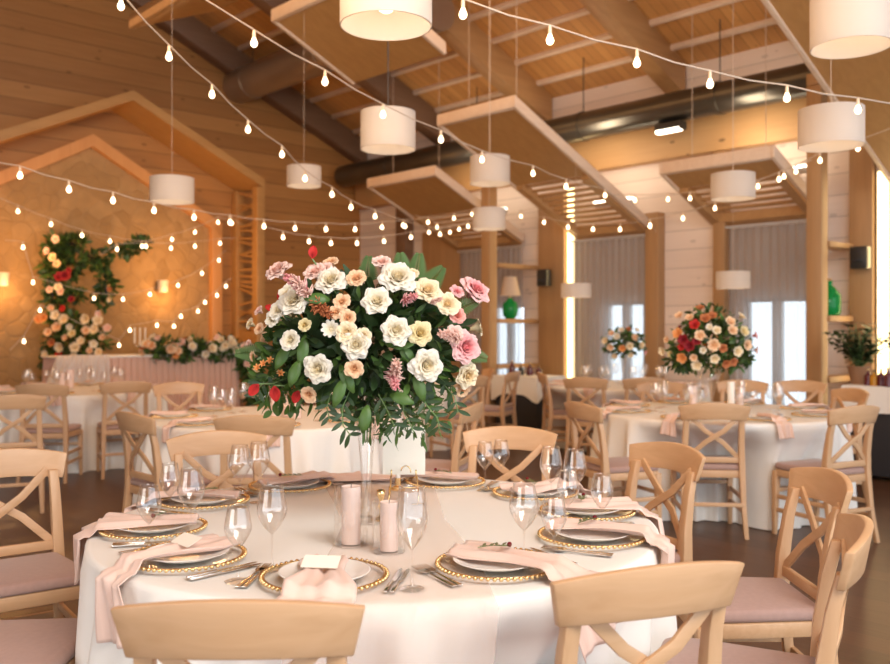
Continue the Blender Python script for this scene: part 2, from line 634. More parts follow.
# window wall with openings
WINS = [(4.62, 5.42), (6.84, 7.50), (8.98, 9.66)]
WZ0, WZ1 = 0.25, 1.76
b = MB()
edges = [-5.5] + [e for wv in WINS for e in wv] + [UG + .2]
for i in range(len(edges) - 1):
    a0, a1 = edges[i], edges[i + 1]
    if i % 2 == 0:
        b.box(VW, VW + .2, a0, a1, 0, ROOF0)
    else:
        b.box(VW, VW + .2, a0, a1, 0, WZ0)
        b.box(VW, VW + .2, a0, a1, WZ1, ROOF0)
struct(b.build('wall_right', M['whitewash']))
# opposite wall and rear wall, outside the view: plain boards that close the hall
struct(MB().box(-6.7, -6.5, 4.5, UG + .2, 0, 2.4).build('wall_opposite', M['shiplap']))
for i, (a0, a1) in enumerate(WINS):
    f = MB()
    t = .05
    f.box(VW + .05, VW + .12, a0, a0 + t, WZ0, WZ1).box(VW + .05, VW + .12, a1 - t, a1, WZ0, WZ1)
    f.box(VW + .05, VW + .12, a0, a1, WZ0, WZ0 + t).box(VW + .05, VW + .12, a0, a1, WZ1 - t, WZ1)
    mid = (a0 + a1) / 2
    f.box(VW + .05, VW + .12, mid - .06, mid + .06, WZ0, WZ1)
    wo = struct(f.build('window_%d' % (i + 1), M['frame']))
    MB().box(VW + .08, VW + .085, a0 + .03, a1 - .03, WZ0 + .03, WZ1 - .03).build('pane', M['pane'], wo)
# roof
b = MB()
for (v0, v1, u0) in ((RIDGE, VW + .2, -5.5), (-6.5, RIDGE, -5.5)):
    z0, z1 = roof_z(v0), roof_z(v1)
    b.hexa([(v0, u0, z0), (v1, u0, z1), (v1, UG + .2, z1), (v0, UG + .2, z0)], [(v0, u0, z0 + .15), (v1, u0, z1 + .15), (v1, UG + .2, z1 + .15), (v0, UG + .2, z0 + .15)])
struct(b.build('ceiling', M['deck']))


def roof_bar(name, u0, u1, v0, v1, depth, mat):
    z0, z1 = roof_z(v0), roof_z(v1)
    o = MB().hexa([(v0, u0, z0 - depth), (v1, u0, z1 - depth), (v1, u1, z1 - depth), (v0, u1, z0 - depth)],
                  [(v0, u0, z0), (v1, u0, z1), (v1, u1, z1), (v0, u1, z0)]).build(name, mat, bevel=.008)
    return struct(o)


k = 0
for Uc in (1.9, 4.1, 6.3, 8.5, 10.65, 12.85):
    k += 1
    roof_bar('trim_%d' % k, Uc - .12, Uc + .12, RIDGE, 9.95, .42, M['beam'] if Uc < 10 else M['darkbeam'])  # shading of the gable-end rafters is put into a darker wood colour
for i in range(9):                               # purlins along the ridge
    v = 9.62 - .46 * i
    k += 1
    roof_bar('trim_%d' % k, -1.0, 12.7, v - .025, v + .025, .055, M['pale'])
k += 1
struct(MB().box(9.80, VW, -1, 12.9, 3.56, 4.02).build('trim_%d' % k, M['glulam'], bevel=.01))
# wall posts / boards beside the curtains
for (a0, a1, v0, zt, mt) in ((5.58, 5.74, 9.84, 3.56, 'post'), (6.52, 6.72, 9.84, 2.9, 'post'), (8.10, 8.58, 9.86, 3.3, 'post'),
                             (3.86, 4.11, 9.88, 3.4, 'post'), (10.3, 11.2, 9.92, 3.0, 'post'), (11.5, 11.75, 9.8, 3.56, 'darkbeam')):
    k += 1
    struct(MB().box(v0, VW, a0, a1, 0, zt).build('trim_%d' % k, M[mt], bevel=.008))


# canopies: sloping panels above the window bays
def cz(V):
    return 2.64 + .445 * (10 - V)


def canopy(u0, u1, v0, v1, vs, label, ply='ply'):
    t = room(thing('sloping_canopy'))
    tag(t, label, 'canopy', 'sloping wooden canopies under the roof')
    th = .13

    def sl(mb, a0, a1, p0, p1, lo, hi):
        mb.hexa([(p0, a0, cz(p0) + lo), (p1, a0, cz(p1) + lo), (p1, a1, cz(p1) + lo), (p0, a1, cz(p0) + lo)],
                [(p0, a0, cz(p0) + hi), (p1, a0, cz(p1) + hi), (p1, a1, cz(p1) + hi), (p0, a1, cz(p0) + hi)])
        return mb
    sl(MB(), u0 + .05, u1 - .05, v0 + .04, vs, .02, .10).build('plywood_panel', M[ply], t)
    for a0 in (u0, u1 - .05):
        sl(MB(), a0, a0 + .05, v0, v1, 0, th).build('side_edge', M['pale'], t, bevel=.004)
    sl(MB(), u0 + .05, u1 - .05, v0, v0 + .04, 0, th).build('front_edge', M['pale'], t, bevel=.004)
    if vs < v1 - .1:
        for a0 in (u0 + .05, u1 - .16):
            sl(MB(), a0, a0 + .11, vs, v1, -.03, .08).build('side_rail', M['beam'], t)
        sl(MB(), u0 + .16, u1 - .16, v1 - .09, v1, -.03, .08).build('end_rail', M['beam'], t)
        n = int((v1 - vs - .1) / .115)
        for i in range(n):
            p = vs + .05 + i * .115
            sl(MB(), u0 + .16, u1 - .16, p, p + .040, .03, .05).build('slat', M['beam'], t)
    # steel wires it hangs on
    for a in (u0 + .25, u1 - .25):
        v = v0 + .3
        MB().tube([(v, a, cz(v) + .1), (v, a, roof_z(v) - .1)], .004, 5).build('hanging_wire', M['cord'], t)
    return t


canopy(6.67, 7.95, 7.28, 9.92, 8.65, 'long golden plywood canopy with slatted foot, sloping down to the middle curtain')
canopy(4.42, 5.82, 8.80, 9.92, 9.15, 'short canopy with pale front edge above the curtain by the orange bouquet')
canopy(8.9, 10.4, 8.12, 9.92, 9.0, 'farthest slatted canopy behind the pale pillar, lit by string lights')
canopy(1.9, 3.54, 5.6, 9.92, 9.92, 'huge plain plywood canopy filling the top right corner')
canopy(6.8, 8.42, 5.25, 6.36, 6.36, 'plywood canopy high under the roof, behind the nearest pendant lamps')


def canopy_left():
    t = room(thing('sloping_canopy'))
    tag(t, 'golden canopy at the top left, rising towards the ridge', 'canopy', 'sloping wooden canopies under the roof')
    z = lambda v: 4.88 + .43 * (v - 4.4)
    MB().hexa([(4.4, 7.4, z(4.4)), (5.5, 7.4, z(5.5)), (5.5, 10, z(5.5)), (4.4, 10, z(4.4))],
              [(4.4, 7.4, z(4.4) + .1), (5.5, 7.4, z(5.5) + .1), (5.5, 10, z(5.5) + .1), (4.4, 10, z(4.4) + .1)]).build('plywood_panel', M['ply'], t)
    MB().box(4.34, 4.4, 7.4, 10, z(4.4) - .02, z(4.4) + .14).build('side_edge', M['beam'], t)
    MB().tube([(4.9, 8.6, z(4.9) + .1), (4.9, 8.6, roof_z(4.9) - .02)], .004, 5).build('hanging_wire', M['cord'], t)


canopy_left()


# partitions with shelves between the bays
def partition(U0, vfront, ztop, label):
    t = room(thing('shelf_partition'))
    tag(t, label, 'shelf', 'open shelf partitions beside the window bays')
    MB().box(vfront - .08, vfront + .08, U0 - .08, U0 + .08, 0, ztop).build('post', M['post'], t, bevel=.008)
    for z in (.86, 1.5, 2.28):
        MB().box(vfront + .08, 9.86, U0 - .10, U0 + .10, z - .03, z + .03).build('shelf', M['post'], t, bevel=.005)
    MB().box(vfront - .1, 9.86, U0 - .07, U0 + .07, ztop, ztop + .12).build('top_beam', M['post'], t, bevel=.005)
    return t


partition(8.66, 8.92, 3.60, 'open shelf partition with a pale pillar beside the green lamp')
partition(4.14, 9.17, 3.92, 'open shelf partition with a thick pillar right of the right-hand curtain')


def led(U0, v, z0, z1, label):
    t = room(thing('led_light_strip'))
    tag(t, label, 'light strip', 'glowing upright light strips')
    MB().box(v - .03, v, U0 - .065, U0 + .065, z0, z1).build('channel', M['frame'], t)
    MB().box(v - .04, v - .03, U0 - .055, U0 + .055, z0 + .02, z1 - .02).build('glowing_strip', M['led'], t)
    area_light('led_light', P(U0, v - .12, (z0 + z1) / 2), P(U0, v - 1, (z0 + z1) / 2), .12, z1 - z0, 9, (1, .70, .32))


led(8.03, 9.97, .45, 3.4, 'tall glowing strip left of the middle curtain')
led(3.77, 9.97, .45, 3.1, 'tall glowing strip at the right edge of the picture')


# curtains
def curtain(u0, u1, label, seed):
    def fn(s, t_):
        u = u0 + (u1 - u0) * s
        a = .035 * math.sin(s * (u1 - u0) * 2 * PI / .105 + seed) + .012 * math.sin(s * 23 + seed * 2)
        return (9.87 + a * (.5 + .5 * (1 - t_)), u, .02 + 2.58 * t_)
    o = MB().grid(fn, 150, 6).build('curtain', M['curtain'], smooth=True)
    room(o)
    tag(o, label, 'curtain', 'sheer grey curtains')
    rod = room(MB().tube([(9.87, u0 - .03, 2.62), (9.87, u1 + .03, 2.62)], .015, 8).build('curtain_rail', M['frame']))
    tag(rod, label.replace('sheer grey curtain', 'thin rail above the sheer grey curtain'), 'curtain rail', 'curtain rails')
    return o


curtain(6.73, 7.94, 'sheer grey curtain in the middle bay, right of the glowing strip', 0.3)
curtain(4.40, 5.56, 'sheer grey curtain behind the orange bouquet, left of the thick pillar', 1.3)
curtain(8.90, 10.25, 'sheer grey curtain in the far bay behind the green lamp', 2.3)


# ducts
def duct(v, z, r, u0, u1, mat, label, collar=2.0):
    t = room(thing('air_duct'))
    tag(t, label, 'duct')
    MB().tube([(v, u0 + (u1 - u0) * i / 20, z) for i in range(21)], r, 20).build('pipe', mat, t, smooth='auto')
    u = u0 + .4
    while u < u1:
        MB().tube([(v, u - .03, z), (v, u + .03, z)], r + .012, 20).build('joint_ring', mat, t, smooth='auto')
        MB().tube([(v, u, z + r), (v, u, roof_z(v))], .008, 5).build('hanger', M['darkcord'], t)
        u += collar
    return t


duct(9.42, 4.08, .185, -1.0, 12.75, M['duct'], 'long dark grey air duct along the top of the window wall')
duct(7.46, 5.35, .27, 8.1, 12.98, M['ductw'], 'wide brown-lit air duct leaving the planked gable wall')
# emergency light fixed under the duct
t = room(thing('emergency_light', label='small emergency light fixture under the dark duct', cat='light fixture'))
MB().box(9.28, 9.42, 5.84, 6.20, 3.78, 3.88).build('housing', M['black'], t)
MB().box(9.27, 9.36, 5.86, 6.18, 3.765, 3.80).build('lens', M['tube'], t)

# uplight fixtures on the canopies
for (U_, V_, z_, nm) in ((7.0, 9.55, 3.0, 'above the long canopy of the middle bay'), (4.75, 9.62, 3.12, 'on top of the short canopy at the right'),
                         (9.2, 9.5, 3.08, 'on the far canopy behind the pale pillar')):
    t = room(thing('linear_uplight', label='bright linear light ' + nm, cat='light fixture', group='linear lights on the canopies'))
    MB().box(V_ - .05, V_ + .05, U_ - .3, U_ + .3, z_, z_ + .05).build('housing', M['frame'], t)
    MB().box(V_ - .055, V_ + .055, U_ - .29, U_ + .29, z_ + .05, z_ + .08).build('diffuser', M['tube'], t)

# gable wall: stone niche, inner and outer house-shaped frames
PK, SLI = 5.05, .55


def inner_z(v):
    return 4.12 - SLI * abs(v - PK)


b = MB()
poly = [(3.05, 0), (7.02, 0), (7.02, inner_z(7.02)), (PK, 4.12), (3.05, inner_z(3.05))]
b.prism(poly, lambda p: (p[0], UG - .05, p[1]), lambda p: (p[0], UG, p[1]))
o = struct(b.build('wall_stone', M['stone']))
t = room(thing('inner_gable_frame', label='orange house-shaped timber frame around the stone wall', cat='frame'))
for sgn, v in ((-1, 3.05), (1, 7.02)):
    MB().box(v - .09, v + .09, UG - .16, UG, 0, inner_z(v)).build('upright', M['orange'], t, bevel=.006)
    MB().hexa([(PK, UG - .16, 4.12 - .1), (PK, UG, 4.12 - .1), (PK, UG, 4.12 + .08), (PK, UG - .16, 4.12 + .08)],
              [(v + sgn * .09, UG - .16, inner_z(v) - .16), (v + sgn * .09, UG, inner_z(v) - .16), (v + sgn * .09, UG, inner_z(v) + .03), (v + sgn * .09, UG - .16, inner_z(v) + .03)]).build('sloping_member', M['orange'], t)
t = room(thing('outer_gable_frame', label='deep golden house-shaped portal projecting from the planked wall', cat='frame'))
PK2 = 5.36
oz = lambda v: 4.76 - .475 * abs(v - PK2)
for sgn, v in ((-1, 3.2), (1, 7.5)):
    a = [(PK2, 12.2, 4.62), (PK2, UG, 4.62), (PK2, UG, 4.76), (PK2, 12.2, 4.76)]
    c = [(v, 12.2, oz(v) - .14), (v, UG, oz(v) - .14), (v, UG, oz(v)), (v, 12.2, oz(v))]
    MB().hexa(a, c).build('sloping_board', M['ply'], t)
    MB().box(v - .14, v, 12.2, 12.36, .3, oz(v) - .12).build('front_upright', M['ply'], t, bevel=.006)
    MB().box(v - .14, v, 12.84, UG, .3, oz(v) - .12).build('rear_upright', M['ply'], t, bevel=.006)
    MB().box(v - .10, v - .04, 12.36, 12.84, .3, 1.35).build('lower_board', M['ply'], t)
    rr = random.Random(3)
    z = 1.42
    while z < oz(v) - .25:
        dz = rr.uniform(-.13, .13)
        MB().bar((v - .07, 12.34, z), (v - .07, 12.86, z + dz), .05, .035).build('lattice_slat', M['ply'], t)
        z += rr.uniform(.075, .13)
# stage the head table stands on
t = room(thing('stage_platform', label='low brown wooden stage under the head table', cat='stage'))
MB().box(1.8, 8.2, 10.55, UG - .2, 0, .26).build('deck', M['darkbeam'], t, bevel=.01)
MB().box(1.78, 8.22, 10.51, 10.55, .20, .27).build('nosing', M['beam'], t, bevel=.004)

# sconces
for (px, py, d, lab) in ((162, 287, 13.3, 'right wall sconce glowing on the stone wall above the head table'), (2, 280, 11.95, 'left wall sconce at the picture edge on the stone wall')):
    p = at(px, py, d)
    # push onto the wall
    U_ = p.dot(UD); V_ = p.dot(VD)
    V_ = V_ * (UG - .12) / U_
    z_ = 1.4 + (p.z - 1.4) * (UG - .12) / U_
    t = room(thing('wall_sconce', label=lab, cat='wall lamp', group='wall sconces on the stone wall'))
    t.location = P(UG - .12, V_, z_)
    MB().box(-.03, .03, -.0, .07, -.06, .06).build('bracket', M['gold'], t)
    MB().lathe([(.07, -.08), (.085, .10), (.08, .10), (.065, -.08)], 16, (0, -.03, .0)).build('shade', M['shade'], t)
    MB().ball((0, -.03, -.02), .03).build('bulb', M['bulb'], t)
    point_light('sconce_light', P(UG - .32, V_, z_ - .16), 7, (1, .50, .16), .06)
    point_light('sconce_light', P(UG - .9, V_, z_ + .3), 30, (1, .50, .16), .08)


# ------------------------------------------------------------------ pendant lamps
def pendant(px, ytop, ybot, wpx, dia, label, dark=False, power=5, zb=None):
    d = F * dia / wpx
    p = at(px, (ytop + ybot) / 2, d)
    h = (ybot - ytop) / F * d * .93
    V_ = p.dot(VD)
    U_ = p.dot(UD)
    top = roof_z(V_)
    for (a0, a1, v0, v1, ve) in ((6.67, 7.95, 7.28, 9.92, 0), (4.42, 5.82, 8.8, 9.92, 0), (8.9, 10.4, 8.12, 9.92, 0), (1.9, 3.54, 5.6, 9.92, 0), (6.8, 8.42, 5.25, 6.36, 0)):
        if a0 < U_ < a1 and v0 < V_ < v1:
            top = cz(V_) + .02
    t = thing('pendant_lamp', p, 0, label, 'pendant lamp', 'white drum pendant lamps')
    r = dia / 2
    MB().lathe([(r, -h / 2), (r, h / 2), (r - .006, h / 2), (r - .006, -h / 2), (r, -h / 2)], 40).build('lamp_shade', M['shade'], t, smooth='auto')
    sp = MB()
    for k_ in range(3):
        a = 2 * PI * k_ / 3
        sp.tube([(0, 0, h / 2 - .02), ((r - .004) * math.cos(a), (r - .004) * math.sin(a), h / 2 - .02)], .003, 5)
    sp.build('shade_carrier', M['silver'], t)
    MB().lathe([(.0001, h / 2 - .012), (r - .008, h / 2 - .012)], 32).build('top_diffuser', M['shade'], t)
    MB().tube([(0, 0, h / 2 - .02), (0, 0, h * .15)], .02, 10).build('bulb_holder', M['frame'], t)
    MB().ball((0, 0, 0), min(.045, r * .22), 14, 8).build('bulb', M['bulb'], t, smooth=True)
    MB().tube([(0, 0, h / 2 - .02), (0, 0, top - p.z)], .006 if dark else .0032 if 'long pale cord' in label or 'upper of two' in label else .0018, 6).build('cord', M['darkcord'] if dark else M['cord'], t)
    if power:
        point_light('pendant_light', p + Vector((0, 0, -.03)), power * .4, (1, .78, .55), .06)
    return t


pendant(386, -22, 28, 92, .40, 'large pendant at the top edge, its lit inside visible, above the bouquet', True, 8)
pendant(388, 111, 151, 55, .40, 'pendant on a dark cord directly below the large top one', True, 5)
pendant(851, -14, 50, 77, .40, 'large pendant cut off by the top right corner', False, 7)
pendant(831, 108, 148, 62, .40, 'pendant at the right, second below the top right corner', False, 5)
pendant(733, 173, 200, 43, .40, 'pendant on a long pale cord in front of the short right canopy', False, 4)
pendant(733, 271, 289, 33, .36, 'small low pendant in front of the right-hand curtain', False, 3)
pendant(490, 156, 185, 40, .40, 'upper of two pendants in front of the pale pillar', False, 4)
pendant(489, 208, 230, 33, .36, 'lower of two pendants in front of the pale pillar', False, 3)
pendant(304, 166, 187, 34, .36, 'small pendant in front of the planked wall, right of the golden portal', False, 3)
pendant(172, 177, 203, 43, .38, 'pendant in front of the golden portal and the stone wall', False, 4)
pendant(576, 283, 298, 30, .36, 'small low pendant in front of the glowing strip', False, 3)


# ------------------------------------------------------------------ string lights
bulb_mesh = socket_mesh = None


def string_light(pts, d0, d1, label, ext0=None, ext1=None, droop=.0, size=.7):
    """pts: photo positions of the bulbs; the string hangs along a straight plan line from d0 to d1 metres away"""
    global bulb_mesh, socket_mesh
    n = len(pts)
    x0, x1 = pts[0][0], pts[-1][0]
    P3 = []
    for i, (x, y) in enumerate(pts):
        f = (x - x0) / (x1 - x0) if abs(x1 - x0) > 60 else i / (n - 1)
        f = max(0, min(1, f))
        d = 1.0 / ((1 - f) / d0 + f / d1)
        P3.append(at(x, y, d))
    t = thing('string_light', (0, 0, 0), 0, label, 'string lights', 'strings of warm bulbs')
    top = [p + Vector((0, 0, .09 * size)) for p in P3]
    path = []
    if ext0:
        path.append(at(*ext0))
    for i, p in enumerate(top):
        path.append(p)
        if i < n - 1:
            path.append((p + top[i + 1]) / 2 - Vector((0, 0, .012)))
    if ext1:
        path.append(at(*ext1))
    MB().tube(path, .004, 6).build('cable', M['cord'], t)
    if bulb_mesh is None:
        o = MB().lathe([(.012, .03), (.016, .018), (.024, 0), (.026, -.012), (.021, -.028), (.010, -.037), (.0002, -.040)], 12).build('bulb', M['bulb'], smooth=True)
        s = MB().lathe([(.0002, .088), (.008, .086), (.012, .075), (.014, .03), (.0002, .03)], 10).build('socket', M['socket'], smooth='auto')
        bulb_mesh, socket_mesh = o.data, s.data
        bpy.data.objects.remove(o)
        bpy.data.objects.remove(s)
    for p in P3:
        o = bpy.data.objects.new('bulb', bulb_mesh)
        COL.objects.link(o)
        o.parent = t
        o.location = p
        o.scale = (size,) * 3
        s = bpy.data.objects.new('socket', socket_mesh)
        COL.objects.link(s)
        s.parent = o
    return t


string_light([(121, 5), (169, 56), (212, 94), (248, 129), (282, 154), (305, 178), (332, 194), (351, 207), (375, 216), (405, 226), (429, 232), (450, 232)], 4.6, 12.3,
             'string of bulbs falling steeply from the top left down to the bouquet', (60, -70, 3.9), (470, 232, 13.2))
string_light([(254, 42), (325, 81), (383, 114), (441, 139), (482, 159), (533, 173), (566, 186), (605, 195), (650, 226)], 4.6, 10.3,
             'string of bulbs from the top left past the pendants to the middle canopy', (190, -10, 4.2), (656, 232, 10.6))
string_light([(463, 13), (550, 39), (637, 62), (710, 83), (787, 97), (858, 109)], 3.9, 5.0,
             'string of bulbs across the top right, nearest the camera', (380, -30, 3.6), (960, 116, 5.5))
string_light([(20, 175), (69, 189), (113, 200), (154, 210), (194, 217), (230, 222), (264, 226), (295, 228), (326, 229), (355, 229), (382, 227), (403, 225), (428, 222), (454, 218), (472, 214)], 6.2, 12.2,
             'long sagging string of bulbs crossing the stone wall below the pendant', (-30, 158, 5.7), (505, 205, 12.9))
string_light([(283, 237), (309, 241), (331, 243), (357, 243), (384, 241), (411, 237), (440, 234), (468, 226), (521, 216)], 9.4, 12.4,
             'lower string of bulbs just above the main bouquet', (262, 226, 9.2), (545, 205, 12.6))
string_light([(437, 227), (459, 229), (544, 222), (568, 227), (593, 229), (620, 229), (650, 225), (683, 218), (715, 208), (739, 193), (758, 186), (784, 176), (796, 171)], 12.0, 8.6,
             'string of bulbs under the middle canopy rising to the right pillar', (415, 215, 12.2), (812, 160, 8.5))
string_light([(635, 200), (668, 199), (690, 198), (718, 198), (741, 192), (779, 179), (820, 160), (858, 148)], 10.2, 7.4,
             'short string of bulbs in front of the short right canopy', (600, 195, 10.4), (900, 125, 7.0))
string_light([(18, 211), (51, 224), (82, 235), (110, 241), (142, 246), (171, 248), (195, 246), (220, 243)], 10.6, 12.9,
             'string of bulbs on the stone wall above the flower crescent', (-20, 190, 10.4), (236, 238, 13.0), size=.75)
string_light([(23, 247), (33, 282), (94, 298), (123, 299), (150, 294), (178, 285), (202, 273), (219, 260)], 10.8, 12.9,
             'string of bulbs on the stone wall around the right sconce', (5, 240, 10.6), (226, 250, 13.0), size=.75)
string_light([(24, 341), (40, 310), (119, 345), (130, 330), (157, 325), (174, 326), (181, 316), (198, 311), (205, 302), (217, 295), (226, 286)], 10.9, 12.7,
             'lowest string of bulbs, curving over the head table', (10, 350, 10.8), (232, 278, 12.8), size=.75)
string_light([(117, 249), (146, 246), (172, 239), (195, 232), (218, 222), (232, 223)], 11.5, 12.6,
             'short string of bulbs beside the lattice of the golden portal', (100, 255, 11.4), (240, 224, 12.7), size=.75)


# ------------------------------------------------------------------ chairs
def make_chair():
    t = thing('crossback_chair', label='x', cat='chair', group='crossback dining chairs')
    cw, cv = M['chair'], M['chair_v']
    # top rail, curved in plan and on its upper edge, wider at the top
    def rail(s, q):
        x = (s * 2 - 1)
        wid = .214 + .023 * q
        z = .780 + q * (.098 + .030 * (1 - x * x)) + .014 * (1 - x * x) * (1 - q)
        y = -.235 - .055 * (1 - x * x) - .02 * q
        return Vector((x * wid, y, z))
    b = MB()
    nx, nz = 14, 3
    fr = [[rail(i / nx, j / nz) for i in range(nx + 1)] for j in range(nz + 1)]
    vs = [v + Vector((0, .011, 0)) for r_ in fr for v in r_] + [v - Vector((0, .011, 0)) for r_ in fr for v in r_]
    off = (nx + 1) * (nz + 1)
    fs = []
    idx = lambda i, j: j * (nx + 1) + i
    for j in range(nz):
        for i in range(nx):
            q = (idx(i, j), idx(i + 1, j), idx(i + 1, j + 1), idx(i, j + 1))
            fs.append(q)
            fs.append(tuple(x + off for x in reversed(q)))
    for i in range(nx):
        for j in (0, nz):
            fs.append((idx(i, j), idx(i + 1, j), idx(i + 1, j) + off, idx(i, j) + off))
    for j in range(nz):
        for i in (0, nx):
            fs.append((idx(i, j), idx(i, j + 1), idx(i, j + 1) + off, idx(i, j) + off))
    b.add(vs, fs).build('top_rail', cw, t, bevel=.004)
    # rear legs run up to the rail, bowed
    for sx in (-1, 1):
        pts = [(.205, -.265, 0), (.195, -.222, .22), (.19, -.195, .44), (.185, -.20, .58), (.182, -.22, .72), (.180, -.243, .815)]
        b = MB()
        for i in range(len(pts) - 1):
            pass
        hw = [.015, .017, .021, .020, .019, .018]
        hd = [.014, .017, .024, .021, .017, .015]
        rings = []
        for (x, y, z), w_, d_ in zip(pts, hw, hd):
            rings += [(sx * x - w_, y - d_, z), (sx * x + w_, y - d_, z), (sx * x + w_, y + d_, z), (sx * x - w_, y + d_, z)]
        fs = [(0, 3, 2, 1)] + [(len(rings) - 4, len(rings) - 3, len(rings) - 2, len(rings) - 1)]
        for i in range(len(pts) - 1):
            for k_ in range(4):
                fs.append((i * 4 + k_, i * 4 + (k_ + 1) % 4, i * 4 + 4 + (k_ + 1) % 4, i * 4 + 4 + k_))
        b.add(rings, fs).build('leg', cv, t, bevel=.004)
        # front leg
        MB().bar((sx * .195, .205, .43), (sx * .20, .215, 0), .042, .042, wx2=.028, wy2=.028).build('leg', cv, t, bevel=.004)
        MB().bar((sx * .197, -.215, .26), (sx * .197, .205, .26), .018, .028).build('stretcher', cw, t, bevel=.003)
        MB().bar((sx * .199, -.23, .17), (sx * .199, .208, .17), .018, .028).build('stretcher', cw, t, bevel=.003)
    MB().bar((-.195, -.235, .22), (.195, -.235, .22), .018, .026).build('stretcher', cw, t, bevel=.003)
    MB().bar((-.19, .208, .30), (.19, .208, .30), .018, .026).build('stretcher', cw, t, bevel=.003)
    MB().bar((-.175, -.20, .515), (.175, -.20, .515), .020, .038).build('lower_rail', cw, t, bevel=.003)
    for sx in (-1, 1):
        pts = [Vector((sx * -.165, -.200, .53)), Vector((sx * -.06, -.232 - .008 * sx, .635)), Vector((0, -.240 - .008 * sx, .675)), Vector((sx * .06, -.250 - .008 * sx, .715)), Vector((sx * .16, -.258, .815))]
        b = MB()
        d = (pts[-1] - pts[0]).normalized()
        nrm = Vector((0, 1, 0))
        lat = d.cross(nrm).normalized()
        rings = []
        for p in pts:
            rings += [p - lat * .016 - nrm * .006, p + lat * .016 - nrm * .006, p + lat * .016 + nrm * .006, p - lat * .016 + nrm * .006]
        fs = [(0, 3, 2, 1), tuple(len(rings) - 4 + q for q in range(4))]
        for i in range(len(pts) - 1):
            for k_ in range(4):
                fs.append((i * 4 + k_, i * 4 + (k_ + 1) % 4, i * 4 + 4 + (k_ + 1) % 4, i * 4 + 4 + k_))
        b.add(rings, fs).build('cross_slat', cw, t, bevel=.002)
    # seat frame and cushion
    sh = [(-.185, -.205), (.185, -.205), (.215, .12), (.21, .20), (.175, .228), (-.175, .228), (-.21, .20), (-.215, .12)]
    MB().prism(sh, lambda p: (p[0], p[1], .395), lambda p: (p[0], p[1], .445)).build('seat_frame', cw, t, bevel=.006)
    cu = [(x * 1.0, y * 1.0) for x, y in sh]
    MB().prism(cu, lambda p: (p[0] * 1.01, p[1] * 1.01 + .004, .446), lambda p: (p[0] * .99, p[1] * .98 + .004, .488)).build('seat_cushion', M['cushion'], t, bevel=.016, seg=3)
    return t


CHAIR_POS = []
CH = make_chair()


def chair(x, y, fx, fy, label, group='crossback dining chairs'):
    """x, y: middle of the top rail; fx, fy: where the sitter looks"""
    f = Vector((fx, fy)).normalized()
    rz = math.atan2(-f.x, f.y)
    r = Vector((x, y)) + f * .30
    CHAIR_POS.append((r.x, r.y, f.x, f.y))
    return place(CH, USED, (r.x, r.y, 0), rz, label, group)


chair(-.385, 1.62, -.02, 1, 'pale chair nearest the camera at bottom left, seen from behind', 'chairs around the main table')
chair(.455, 1.86, -.34, .94, 'chair at the bottom right of centre, its wide golden top rail tilted', 'chairs around the main table')
chair(1.34, 3.08, -1, .0, 'chair right of the main table showing its mauve seat from the side', 'chairs around the main table')
chair(1.07, 2.27, -.93, .37, 'chair at the far bottom right, seen almost edge-on', 'chairs around the main table')
chair(.98, 3.81, -.9, -.44, 'honey-coloured chair behind the right side of the main table', 'chairs around the main table')
chair(.33, 4.46, -.2, -.98, 'pale chair behind the main table, right of the menu card', 'chairs around the main table')
chair(-1.1, 4.27, .40, -.91, 'orange-toned chair behind the left side of the main table', 'chairs around the main table')
chair(-1.80, 3.62, .6, -.8, 'large chair at the left edge with a full mauve seat showing', 'chairs around the main table')
chair(-1.60, 2.60, 1, 0, 'chair at the bottom left corner, only the rounded seat front showing', 'chairs around the main table')
chair(-1.09, 5.04, 0, 1, 'pale chair in front of the second left table, right of the orange-toned chair', 'chairs around the left middle table')
chair(-1.87, 5.24, .70, .71, 'upright chair standing alone left of the left middle table', 'chairs around the left middle table')
chair(.22, 5.9, -.95, .3, 'chair seen side-on behind the menu card, facing left', 'chairs around the left middle table')
chair(-2.45, 8.15, .5, -.86, 'chair on the far side of the left middle table, under the head table skirt', 'chairs around the left middle table')
chair(-3.62, 7.96, -.1, 1, 'chair in front of the left far table with an X back against white cloth', 'chairs around the left far table')
chair(-2.97, 8.3, -.45, .9, 'chair right of the left far table, below the pink skirt', 'chairs around the left far table')
chair(-3.22, 6.62, -.4, .92, 'darker chair cut by the left edge, in front of the left far table', 'chairs around the left far table')
chair(.88, 5.95, .93, .37, 'chair left of the right middle table, facing it', 'chairs around the right middle table')
chair(1.79, 5.88, .1, 1, 'chair in front of the right middle table, seen squarely from behind', 'chairs around the right middle table')
chair(2.65, 5.68, -.45, .9, 'chair at the right front of the right middle table, its leg kicking out', 'chairs around the right middle table')
chair(3.36, 7.3, -1, -.2, 'smaller chair behind the one at the right edge, beside the right middle table', 'chairs around the right middle table')
chair(2.0, 8.25, 0, -1, 'chair behind the right middle table, left of its bouquet vase', 'chairs around the right middle table')
chair(2.84, 8.5, -.3, -.95, 'chair behind the right middle table, right of its bouquet vase', 'chairs around the right middle table')
chair(3.38, 8.45, -.5, -.86, 'chair in front of the thick pillar at the right', 'chairs around the right middle table')
chair(1.40, 8.95, .4, .9, 'far chair just right of the glowing strip', 'chairs around the far table')
chair(2.02, 8.92, 0, 1, 'far chair below the small distant bouquet', 'chairs around the far table')
chair(1.05, 9.95, 1, .05, 'far chair seen side-on left of the glowing strip', 'chairs around the far table')
chair(.57, 10.9, -1, -.2, 'distant chair right of the bouquet, first of two in a row', 'chairs around the hidden far table')
chair(.82, 10.2, -.9, .4, 'distant chair right of the bouquet, in front of the dark sideboard', 'chairs around the hidden far table')
chair(.28, 9.3, -.5, .86, 'distant chair close beside the peach rose at the bouquet\'s lower right', 'chairs around the hidden far table')

# ------------------------------------------------------------------ tables
TZ = .755


CHAIRS = []


